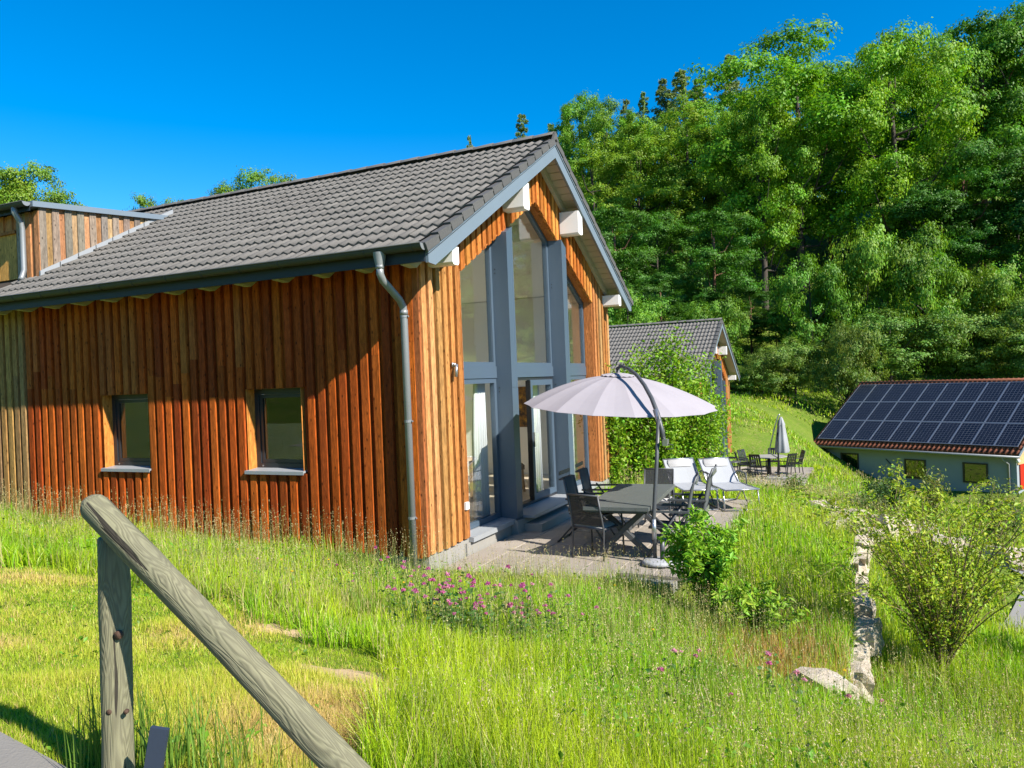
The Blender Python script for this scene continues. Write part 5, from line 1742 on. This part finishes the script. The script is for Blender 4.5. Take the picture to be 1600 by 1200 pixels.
# ------------------------------------------------------------------ shrubs near the house
def shrub(name, label, base, stems, leafP, leafA, size, col, aspect, seed, stemmat=STEM, hue=.14):
    t = empty(name, tuple(base))
    tag(t, label, 'shrub')
    m = MB()
    for pts, r in stems: m.tube(pts, r, 5, False)
    m.build('stem', stemmat, t, True)
    rng = np.random.default_rng(seed)
    V, F, C = leaves(leafP, size, col, rng, aspect, .45, leafA, .28, hue)
    o = link(bpy.data.objects.new('foliage', mesh_arrays('foliage', V, F, C, LEAF)), t)
    o.color = (1, 1, 1, 1)
    return t
def grow(seed, nst, spread, height, nleaf, wander=.25, arch=.0, leafspread=.06, start=.25, r0=.012, off=(0, 0)):
    """stems fanning from the base with leaves along them; returns stems, leaf points and axes (local)"""
    rng = np.random.default_rng(seed)
    stems, P, A = [], [], []
    per = max(1, nleaf // nst)
    for s in range(nst):
        an = rng.uniform(0, 2 * math.pi); out = math.sqrt(rng.uniform(.02, 1))
        h = height * rng.uniform(.55, 1.05) * (1 - .35 * out * (1 - arch))
        tx, ty = spread[0] * out * math.cos(an) + off[0] * h / height, spread[1] * out * math.sin(an) + off[1] * h / height
        k = 9; pts = []
        wob = rng.normal(size=(k, 3)) * wander * .12 * height
        for i in range(k):
            u = i / (k - 1)
            hz_ = h * (math.sin(u * math.pi * (.5 + .18 * arch * out)) if arch else u ** .85)
            pts.append(np.array([tx * u ** 1.15, ty * u ** 1.15, hz_]) + wob[i] * u)
        pts = np.array(pts)
        stems.append(([tuple(p) for p in pts], [r0 * (1 - .85 * i / (k - 1)) for i in range(k)]))
        u = rng.uniform(start, 1, per) * (k - 1)
        i0 = np.minimum(u.astype(int), k - 2); fr = (u - i0)[:, None]
        p = pts[i0] * (1 - fr) + pts[i0 + 1] * fr
        d = unit(pts[i0 + 1] - pts[i0])
        P.append(p + rng.normal(size=p.shape) * leafspread); A.append(d + rng.normal(size=p.shape) * .6)
    return stems, np.concatenate(P), np.concatenate(A)
# climbing shrub between the houses: long wall-side mass
st, Pp, Aa = [], [], []
for i, (px, py, d, n_, sp_, hh_) in enumerate(((958, 755, 16.4, 18, .5, 3.0), (1000, 757, 16.9, 22, .6, 3.0), (1040, 758, 17.2, 28, .7, 3.8), (1080, 757, 17.8, 22, .6, 3.1), (1108, 752, 18.2, 9, .55, 3.2), (1128, 730, 18.8, 4, .5, 2.9))):
    q = at(px, py, d)
    s_, p_, a_ = grow(100 + i, n_, (sp_, sp_ * .8), hh_, 330 * n_, .5, .25, .13, .08, .016)
    ofs = np.array([q[0] - .9, q[1] - 9.3, gz(q[0], q[1]) + .5])
    ofs[2] = min(q[2], gz(q[0], q[1])) + .45
    st += [([tuple(np.array(x) + ofs) for x in pts], r) for pts, r in s_]; Pp.append(p_ + ofs); Aa.append(a_)
shrub('climbing_shrub', 'tall bright green shrub filling the gap behind the parasol', (.9, 9.3, -.45), st, np.concatenate(Pp), np.concatenate(Aa), .085, (.19, .34, .018), .6, 3)
# leafy bush in front of the terrace corner
s_, p_, a_ = grow(201, 36, (.44, .40), 1.28, 6000, .35, .30, .035, .10, .009, (-.05, .0))
bz = gz(3.42, -.02)
shrub('leafy_bush', 'bright leafy bush in front of the parasol base', (3.42, -.02, bz), s_, p_, a_, .085, (.21, .40, .03), .34, 4)
s_, p_, a_ = grow(202, 16, (.5, .4), .62, 1500, .35, .5, .035, .15, .006)
shrub('low_leafy_shoots', 'low light green shoots spreading beside the leafy bush', (3.98, -.35, gz(3.98, -.35)), s_, p_, a_, .08, (.21, .36, .03), .34, 5)
# tall arching shrub on the lower side
s_, p_, a_ = grow(211, 90, (1.7, 1.5), 2.2, 13000, .28, .55, .034, .12, .008)
shrub('arching_shrub', 'big arching shrub with small yellow-green leaves below the stone wall', (5.62, 1.0, gz(5.62, 1.0)), s_, p_, a_, .046, (.29, .385, .03), .5, 6)
s_, p_, a_ = grow(212, 26, (.8, .7), 1.5, 4500, .25, .5, .03, .15, .009)
shrub('yellowish_shrub', 'yellow-green shrub cut by the right edge, above the road', (7.25, 2.1, gz(7.25, 2.1)), s_, p_, a_, .048, (.27, .33, .025), .5, 7)
for nm, lab, px, d, sp_, hh_, col_, n_, lf, seed in (
    ('dark_round_bush', 'dark green rounded bush among the boulders', 1372, 17.5, .62, .95, (.045, .095, .024), 5000, .06, 221),
    ('garden_shrub', 'light green young shrub standing before the barn wall', 1376, 21.5, .45, 1.25, (.16, .24, .04), 2600, .07, 222),
    ('garden_shrub', 'narrow upright yellow-green shrub before the barn window', 1450, 15.5, .3, 1.55, (.19, .24, .05), 2400, .06, 223),
    ('garden_shrub', 'upright shrub near the red door of the barn', 1548, 14.5, .38, 1.75, (.18, .235, .05), 2600, .06, 224),
    ('garden_shrub', 'small bluish shrub beside the barn downpipe', 1575, 24.0, .5, 1.0, (.10, .19, .06), 1800, .07, 225),
    ('garden_shrub', 'small shrub at the edge of the lower terrace', 1238, 20.0, .35, .75, (.14, .23, .045), 1500, .06, 226),
    ('garden_shrub', 'low grey-green bush left of the dark bush', 1345, 16.5, .5, .6, (.12, .19, .04), 2200, .055, 227)):
    q = at(px, 600, d)
    s_, p_, a_ = grow(seed, 26, (sp_, sp_), hh_, n_, .35, .5, .06, .1, .010)
    shrub(nm, lab, (q[0], q[1], gz(q[0], q[1]) - .05), s_, p_, a_, lf, col_, .5, seed)

# ------------------------------------------------------------------ stones
def stone_mesh(seed, n=3):
    rng = np.random.default_rng(seed)
    import bmesh
    bm = bmesh.new()
    bmesh.ops.create_cube(bm, size=1.0)
    bmesh.ops.subdivide_edges(bm, edges=bm.edges[:], cuts=2, use_grid_fill=True)
    for v in bm.verts:
        c = v.co.copy(); r = c.length
        v.co = c * (1 - .16 * max(0, (r - .55))) + Vector(rng.normal(size=3) * .055)
    me = bpy.data.meshes.new('stone'); bm.to_mesh(me); bm.free()
    me.materials.append(STONE)
    return me
ST = [stone_mesh(300 + i) for i in range(7)]
WALLT = empty('dry_stone_wall', (4.8, 0, -.8))
tag(WALLT, 'low pale dry-stone retaining wall edging the grassy mound', 'stone wall')
rs = random.Random(9)
y = -2.45
i = 0
while y < 4.7:
    L = rs.uniform(.42, .75)
    for lvl in (0, 1):
        o = bpy.data.objects.new('stone', ST[rs.randrange(7)]); link(o, WALLT)
        top = float(ground(4.5, y, True)[0]) + rs.uniform(-.10, .05)
        h = .36
        o.location = (.02 + rs.uniform(-.06, .06) + .05 * math.sin(y * 1.3) - .5 * max(0, (-1.5 - y)) ** 1.6, y + L / 2, top - h * (.5 + lvl * .9) + .8 - (.0 if lvl else rs.uniform(0, .08)))
        o.scale = (rs.uniform(.15, .27), L * rs.uniform(.75, 1.0), h * rs.uniform(.75, 1.15)); o.rotation_euler = (rs.uniform(-.12, .12), rs.uniform(-.15, .15), rs.uniform(-.2, .2))
    y += L * .93; i += 1
BOUL = [(1285, 1085, 5.8, .40, 'flat pale boulder at the near end of the stone wall'), (1285, 782, 14.6, .52, 'tan boulder lying in the grass beyond the terrace'),
        (1375, 1080, 5.8, .16, 'small grey stone beside the wall end'), (1330, 812, 13.2, .55, 'ochre boulder at the far end of the wall'), (1385, 838, 13.2, .75, 'broad tan boulder under the arching shrub'),
        (1440, 830, 14.0, .7, 'pale boulder behind the arching shrub stems'), (1555, 832, 14.5, .8, 'light rock at the top of the road bank'), (1592, 848, 14.2, .7, 'grey rock by the right picture edge'),
        (1500, 812, 15.5, .6, 'half-buried rock between shrub and barn'), (1408, 760, 19.5, .5, 'pale stone in the grass before the barn'), (1315, 850, 12.6, .45, 'small white stone on the wall corner'),
        (1345, 862, 12.3, .5, 'square white block set on the wall top'), (1470, 850, 13.2, .6, 'ochre rock low behind the shrub')]
for i, (px, py, d, s_, lab) in enumerate(BOUL):
    q = at(px, py, d)
    o = bpy.data.objects.new('boulder', ST[(i * 3) % 7]); link(o)
    z = gz(q[0], q[1])
    o.location = (q[0], q[1], z + s_ * .12); o.scale = (s_, s_ * rs.uniform(.7, 1.0), s_ * rs.uniform(.55, .75)); o.rotation_euler = (rs.uniform(-.2, .2), rs.uniform(-.2, .2), rs.uniform(0, 6))
    tag(o, lab, 'boulder', 'boulders round the stone wall')

# ------------------------------------------------------------------ grass
def inpoly(x, y, poly):
    if poly is LAWN:
        x, y = x + (vnoise(x, y, .35, 51) - .5) * .35, y + (vnoise(x, y, .3, 52) - .5) * .5 + (vnoise(x, y, .07, 53) - .5) * .25
    c = np.zeros(len(x), bool); n = len(poly)
    for i in range(n):
        x0, y0 = poly[i]; x1, y1 = poly[(i + 1) % n]
        cond = ((y0 > y) != (y1 > y)) & (x < (x1 - x0) * (y - y0) / (y1 - y0 + 1e-12) + x0)
        c ^= cond
    return c
LAWN = [(-9, -3.3), (-3.3, -3.1), (-1.5, -2.95), (.35, -3.35), (1.7, -3.85), (2.65, -4.45), (3.0, -5.2), (3.4, -6.0), (4.5, -6.6), (5, -9), (-9, -9)]
pathpoly = pl_ + pr_[::-1]
def blocked(x, y):
    b = (x > -11.2) & (x < .03) & (y > -.02) & (y < 7.8)
    y0 = np.interp(x, [0, 2.95], [.14, .44])
    b |= (x > -.1) & (x < 3.07) & (y > y0) & (y < 6.28)
    b |= (x > -.55) & (x < 2.95) & (y > 20.5) & (y < 26.1)
    b |= (x > -13) & (x < -.7) & (y > 20.7) & (y < 28.5)
    b |= inpoly(x, y, pathpoly)
    b |= (x > 6.75) & (x < 14.2) & (y > 4.4 - .16 * (x - 6.55) + .1) & (y < 8.7 - .16 * (x - 6.55))
    b |= (np.abs(x - 4.83) < .035) & (y > -2.4) & (y < 4.6)
    c, s_ = math.cos(-BA), math.sin(-BA)
    lx = (x - 2.08) * c - (y - 39.25) * s_; ly = (x - 2.08) * s_ + (y - 39.25) * c
    b |= (lx > .3) & (lx < 10.5) & (ly > .45) & (ly < 10)
    return b
TANH = .80                                     # half-width of the scattered sector (wider than the view)
def scatter(n, d0, d1, rng, lat=TANH, power=1.0):
    d = np.exp(rng.uniform(math.log(d0), math.log(d1), n)) if power == 1.0 else (rng.uniform(d0 ** power, d1 ** power, n)) ** (1 / power)
    l = rng.uniform(-lat, lat, n) * d
    x = CAM_C[0] + d * _F[0] + l * right2[0]; y = CAM_C[1] + d * _F[1] + l * right2[1]
    return x, y, d
def blades(x, y, z, h, w, col, rng, lean=.35, segs=2, yaw=None):
    """tapering bent blades; segs 1: 1 triangle, segs 2: 3 triangles"""
    n = len(x)
    an = rng.uniform(0, 2 * math.pi, n); la = rng.uniform(0, 2 * math.pi, n)
    dx, dy = np.cos(an) * w * .5, np.sin(an) * w * .5
    ln = np.abs(rng.normal(size=n)) * lean * h
    lx, ly = np.cos(la) * ln, np.sin(la) * ln
    b0 = np.stack([x - dx, y - dy, z], 1); b1 = np.stack([x + dx, y + dy, z], 1)
    hz_ = np.sqrt(np.maximum(h * h - ln * ln, (h * .3) ** 2))
    tip = np.stack([x + lx, y + ly, z + hz_], 1)
    i = np.arange(n)
    if segs == 1:
        V = np.stack([b0, b1, tip], 1).reshape(-1, 3)
        F = np.stack([i * 3, i * 3 + 1, i * 3 + 2], 1)
        return V, F, np.repeat(col, 3, 0)
    mx, my, mz = x + lx * .32, y + ly * .32, z + hz_ * .58
    m0 = np.stack([mx - dx * .8, my - dy * .8, mz], 1); m1 = np.stack([mx + dx * .8, my + dy * .8, mz], 1)
    V = np.stack([b0, b1, m0, m1, tip], 1).reshape(-1, 3)
    k = i * 5
    F = np.concatenate([np.stack([k, k + 1, k + 3], 1), np.stack([k, k + 3, k + 2], 1), np.stack([k + 2, k + 3, k + 4], 1)])
    return V, F, np.repeat(col, 5, 0)
FRESH, YEL, STRAW, DEEP, DRY = map(np.array, ((.205, .415, .007), (.410, .515, .018), (.50, .43, .17), (.070, .185, .010), (.42, .235, .075)))
def meadow_col(x, y, rng):
    n1, n2, n3 = vnoise(x, y, 1.3, 11), vnoise(x, y, .45, 12), vnoise(x, y, 3.5, 13)
    r = rng.uniform(size=len(x))
    f = np.clip(.48 + 1.5 * (n1 - .5) + .9 * (n2 - .5) + .35 * rng.normal(size=len(x)), 0, 1)[:, None]
    c = FRESH * (1 - f) + YEL * f
    dk = np.clip((n2 - .55) * 2.2, 0, .75)[:, None] * (n3 > .35)[:, None]
    c = c * (1 - dk) + DEEP * dk
    st_ = (r < .10 + .30 * np.clip(n3 - .4, 0, 1))[:, None]
    c = np.where(st_, STRAW * rng.uniform(.7, 1.1, (len(x), 1)), c)
    # dry patch on the mound by the wall
    g = np.exp(-(((x - 4.25) / .55) ** 2 + ((y + .9) / 1.0) ** 2)) + .8 * np.exp(-(((x - 4.4) / .4) ** 2 + ((y + 2.0) / .45) ** 2))
    dr = (rng.uniform(size=len(x)) < g * .7)[:, None]
    c = np.where(dr, DRY * rng.uniform(.6, 1.3, (len(x), 1)), c)
    return c * rng.uniform(.8, 1.22, (len(x), 1))
rg = np.random.default_rng(77)
parts = []
# tall meadow
x, y, d = scatter(580000, 2.6, 105, rg)
ok = ~blocked(x, y) & ~inpoly(x, y, LAWN)
wood = np.clip((d - 90) / 14, 0, 1)
ok &= rg.uniform(size=len(x)) > wood
x, y, d = x[ok], y[ok], d[ok]
z = ground(x, y)
hn = vnoise(x, y, 1.1, 5) * .6 + vnoise(x, y, .4, 6) * .4
h = (.11 + .27 * hn) * rg.uniform(.5, 1.3, len(x))
nearwall = np.exp(-np.abs(y + .35) / .5) * (x < .3)
h *= 1 + .15 * nearwall
h *= np.where((x > 2.9) & (y > 1.0) & (y < 7) & (x < 4.8), 1.0, 1.0)
h *= np.where((np.abs(x - 1.2) < 1.7) & (y > -.5) & (y < .5), 1.15, 1.0)
h *= np.where(d > 18, .8, 1.0)
h *= 1 - .38 * np.exp(-(((x - 2.25) / .7) ** 2 + ((y + 3.15) / .55) ** 2))
w = np.maximum(.0042, .0011 * np.minimum(d, 60)) * rg.uniform(.7, 1.4, len(x))
parts = [blades(x, y, z - .02, h, w, meadow_col(x, y, rg), rg, .55, 2)]
me = mesh_arrays('meadow_grass', *merge(parts), GRASS)
o = link(bpy.data.objects.new('meadow_grass', me)); o.color = (1, 1, 1, 1)
tag(o, 'tall flowering meadow grass round the house', 'grass', None, 'stuff')
print('MEADOW', len(me.polygons))
# broad-leaved herbs between the blades
x, y, d = scatter(36000, 2.6, 26, rg)
ok = ~blocked(x, y) & (rg.uniform(size=len(x)) < np.clip(1.9 * (vnoise(x, y, .8, 41) - .42) + .9 * (vnoise(x, y, .25, 42) - .5), 0, 1) * np.where(inpoly(x, y, LAWN), .35, 1.0))
x, y, d = x[ok], y[ok], d[ok]
hh_ = np.where(inpoly(x, y, LAWN), .03, rg.uniform(.04, .30, len(x)))
Pq = np.stack([x, y, ground(x, y) + hh_], 1)
Vq, Fq, Cq = leaves(Pq, .001, (.12, .26, .016), rg, .6, .7, None, .35, .12)
ctr = np.repeat(Pq, 4, 0); Vq = ctr + (Vq - ctr) * np.repeat((np.maximum(.028, .0042 * d) * rg.uniform(.7, 1.4, len(x)))[:, None] / .001, 4, 0)
me = mesh_arrays('meadow_herbs', Vq, Fq, Cq, LEAF)
o = link(bpy.data.objects.new('meadow_herbs', me)); o.color = (1, 1, 1, 1)
tag(o, 'dark broad-leaved herbs growing low between the grass blades', 'herbs', None, 'stuff')
# seed heads
x, y, d = scatter(64000, 2.8, 34, rg)
wallz = np.exp(-np.abs(y + .35) / .4) * (x < .4)
dens = np.clip(.22 + 1.3 * (vnoise(x, y, 1.6, 21) - .35), .05, 1) + 1.2 * wallz
ok = ~blocked(x, y) & ~inpoly(x, y, LAWN) & (rg.uniform(size=len(x)) < dens * np.where(d < 6.5, .55, 1.0))
x, y, d = x[ok], y[ok], d[ok]
n = len(x); z = ground(x, y)
h = rg.uniform(.30, .58, n) * (1 + .45 * wallz[ok]); h *= np.where((np.abs(x - 1.2) < 1.7) & (y > -.5) & (y < .5), 1.0, 1.0)
col = np.array([.48, .41, .20]) * rg.uniform(.6, 1.15, (n, 1)) * (1 + rg.normal(size=(n, 3)) * .07)
la = rg.uniform(0, 6.28, n); ln = np.abs(rg.normal(size=n)) * .18 * h
tx, ty, tz = x + np.cos(la) * ln, y + np.sin(la) * ln, z + h * .97
wst = np.maximum(.0022, .00055 * d)
an = rg.uniform(0, 6.28, n)
V = np.stack([np.stack([x - np.cos(an) * wst / 2, y - np.sin(an) * wst / 2, z], 1), np.stack([x + np.cos(an) * wst / 2, y + np.sin(an) * wst / 2, z], 1), np.stack([tx, ty, tz], 1)], 1).reshape(-1, 3)
i = np.arange(n); parts = [(V, np.stack([i * 3, i * 3 + 1, i * 3 + 2], 1), np.repeat(col * np.array([.7, .95, .55]), 3, 0))]
K = 7
u = rg.uniform(.72, 1.02, (n, K)); sp = .028 * (1.05 - u) * 4
px_ = (x[:, None] + (tx - x)[:, None] * u + rg.normal(size=(n, K)) * sp * .22).ravel()
py_ = (y[:, None] + (ty - y)[:, None] * u + rg.normal(size=(n, K)) * sp * .22).ravel()
pz_ = (z[:, None] + (tz - z)[:, None] * u).ravel()
Pq = np.stack([px_, py_, pz_], 1)
sz_ = np.repeat(np.maximum(.011, .0017 * d), K)[:, None]
Vq, Fq, Cq = leaves(Pq, .001, np.repeat(col, K, 0), rg, .4, 0.0, np.tile([0, 0, 1.0], (n * K, 1)), .2, .05)
ctr = np.repeat(Pq, 4, 0); Vq = ctr + (Vq - ctr) * np.repeat(sz_ / .001, 4, 0)
parts.append((Vq, Fq, Cq))
me = mesh_arrays('seed_heads', *merge(parts), GRASS)
o = link(bpy.data.objects.new('grass_seed_heads', me)); o.color = (1, 1, 1, 1)
tag(o, 'pale seed heads of the meadow grass', 'grass', None, 'stuff')
print('SEEDS', len(me.polygons))
# mown lawn
x, y, d = scatter(900000, 1.6, 12, rg, .95)
ok = ~blocked(x, y) & inpoly(x, y, LAWN) & (rg.uniform(size=len(x)) < .97)
x, y, d = x[ok], y[ok], d[ok]
z = ground(x, y)
n1, n2, n3 = vnoise(x, y, .7, 31), vnoise(x, y, .22, 32), vnoise(x, y, .12, 33)
bare = sum(np.exp(-(((x - cx_) / (rx_ * 1.0)) ** 2 + ((y - cy_) / (ry_ * 1.0)) ** 2)) for cx_, cy_, rx_, ry_ in SOILC)
keep = rg.uniform(size=len(x)) > np.clip(bare * 1.1, 0, .93)
x, y, d, z, n1, n2, bare = x[keep], y[keep], d[keep], z[keep], n1[keep], n2[keep], bare[keep]
h = (.026 + .045 * n2 * n1 * 2) * rg.uniform(.6, 1.3, len(x))
edge = np.zeros(len(x))
f = np.clip(.45 + 1.0 * (n1 - .5) + .5 * (n2 - .5) + .3 * rg.normal(size=len(x)), 0, 1)[:, None]
c = np.array([.27, .40, .014]) * (1 - f) + np.array([.54, .52, .07]) * f
sdry = (rg.uniform(size=len(x)) < np.clip(.10 + .6 * bare + 1.1 * np.clip(vnoise(x, y, .9, 35) * .6 + n1 * .4 - .52, 0, 1) * 2, 0, .88))[:, None]
c = np.where(sdry, np.array([.60, .44, .17]) * rg.uniform(.7, 1.2, (len(x), 1)), c) * rg.uniform(.8, 1.2, (len(x), 1))
w = np.maximum(.0030, .00095 * d) * rg.uniform(.7, 1.4, len(x))
me = mesh_arrays('lawn_grass', *blades(x, y, z - .004, h, w, c, rg, .75, 1), GRASS)
o = link(bpy.data.objects.new('lawn_grass', me)); o.color = (1, 1, 1, 1)
tag(o, 'short yellowish mown lawn behind the railing', 'grass', None, 'stuff')
print('LAWN', len(me.polygons))
# tufts left standing at the foot of the railing post and the stake
tx_, ty_ = [], []
for (cx_, cy_, s_, n_) in ((2.50, -6.18, .10, 90), (2.40, -6.32, .07, 60), (2.75, -6.15, .12, 60), (2.95, -6.1, .2, 60)):
    tx_.append(rg.normal(cx_, s_, n_)); ty_.append(rg.normal(cy_, s_ * .7, n_))
x, y = np.concatenate(tx_), np.concatenate(ty_); z = ground(x, y)
c = np.array([.13, .23, .03]) * rg.uniform(.7, 1.4, (len(x), 1))
me = mesh_arrays('tuft_grass', *blades(x, y, z - .01, rg.uniform(.12, .38, len(x)), rg.uniform(.004, .008, len(x)), c, rg, .3, 2), GRASS)
o = link(bpy.data.objects.new('tuft_grass', me)); o.color = (1, 1, 1, 1)
tag(o, 'long grass tufts left at the foot of the railing post', 'grass', None, 'stuff')

# ------------------------------------------------------------------ meadow flowers
def flower_mesh(seed, petal, r, stem_h, leafcol):
    rng = np.random.default_rng(seed)
    k = 46
    d = unit(rng.normal(size=(k, 3))); d[:, 2] = np.abs(d[:, 2]) * 1.1 - .25
    P = d * r * .75 + np.array([0, 0, stem_h])
    a = leaves(P, r * .95, petal, rng, .45, 0, d, .3, .06)
    z = np.zeros(1)
    b = blades(np.zeros(3), np.zeros(3), np.zeros(3), np.full(3, stem_h), np.full(3, .0045), np.tile(leafcol, (3, 1)), rng, .02, 2)
    Q = np.stack([rng.normal(0, .03, 12), rng.normal(0, .03, 12), rng.uniform(.25, .95, 12) * stem_h], 1)
    l = leaves(Q, .035, leafcol, rng, .6, .6)
    return mesh_arrays('flower', *merge([a, b, l]), LEAF)
CLO = [flower_mesh(400 + i, c, .019, 0.36 + .05 * i, (.07, .15, .03)) for i, c in enumerate(((.50, .12, .30), (.55, .20, .36), (.42, .09, .26)))]
CLO2 = [flower_mesh(410, (.62, .30, .42), .016, .38, (.07, .15, .03)), flower_mesh(411, (.75, .55, .03), .012, .36, (.08, .17, .03))]
rf = random.Random(21)
def flowers(n, cx, cy, sx, sy, meshes, name, label, group):
    for k in range(n):
        x, y = rf.gauss(cx, sx), rf.gauss(cy, sy)
        if bool(blocked(np.array([x]), np.array([y]))[0]): continue
        o = bpy.data.objects.new(name, meshes[k % len(meshes)]); link(o)
        o.location = (x, y, gz(x, y)); o.rotation_euler = (rf.uniform(-.15, .15), rf.uniform(-.15, .15), rf.uniform(0, 6)); s = rf.uniform(.75, 1.2); o.scale = (s, s, s * rf.uniform(.8, 1.1))
        o.color = (1, 1, 1, 1)
        tag(o, label, 'flower', group)
flowers(80, 2.22, -3.0, .34, .24, CLO, 'clover_flower', 'pink clover head in the dense patch before the terrace', 'clover patch before the terrace')
flowers(24, 1.2, -1.9, .8, .4, CLO + CLO2[:1], 'clover_flower', 'scattered pale pink clover head in the meadow', 'scattered clover')
flowers(14, 4.6, -3.5, .5, .35, CLO2[:1] + CLO[:1], 'clover_flower', 'faded clover head low in the meadow below the wall', 'clover below the wall')
flowers(16, 1.5, -2.2, 1.6, .9, CLO2[1:], 'buttercup', 'tiny yellow buttercup in the meadow', 'buttercups')
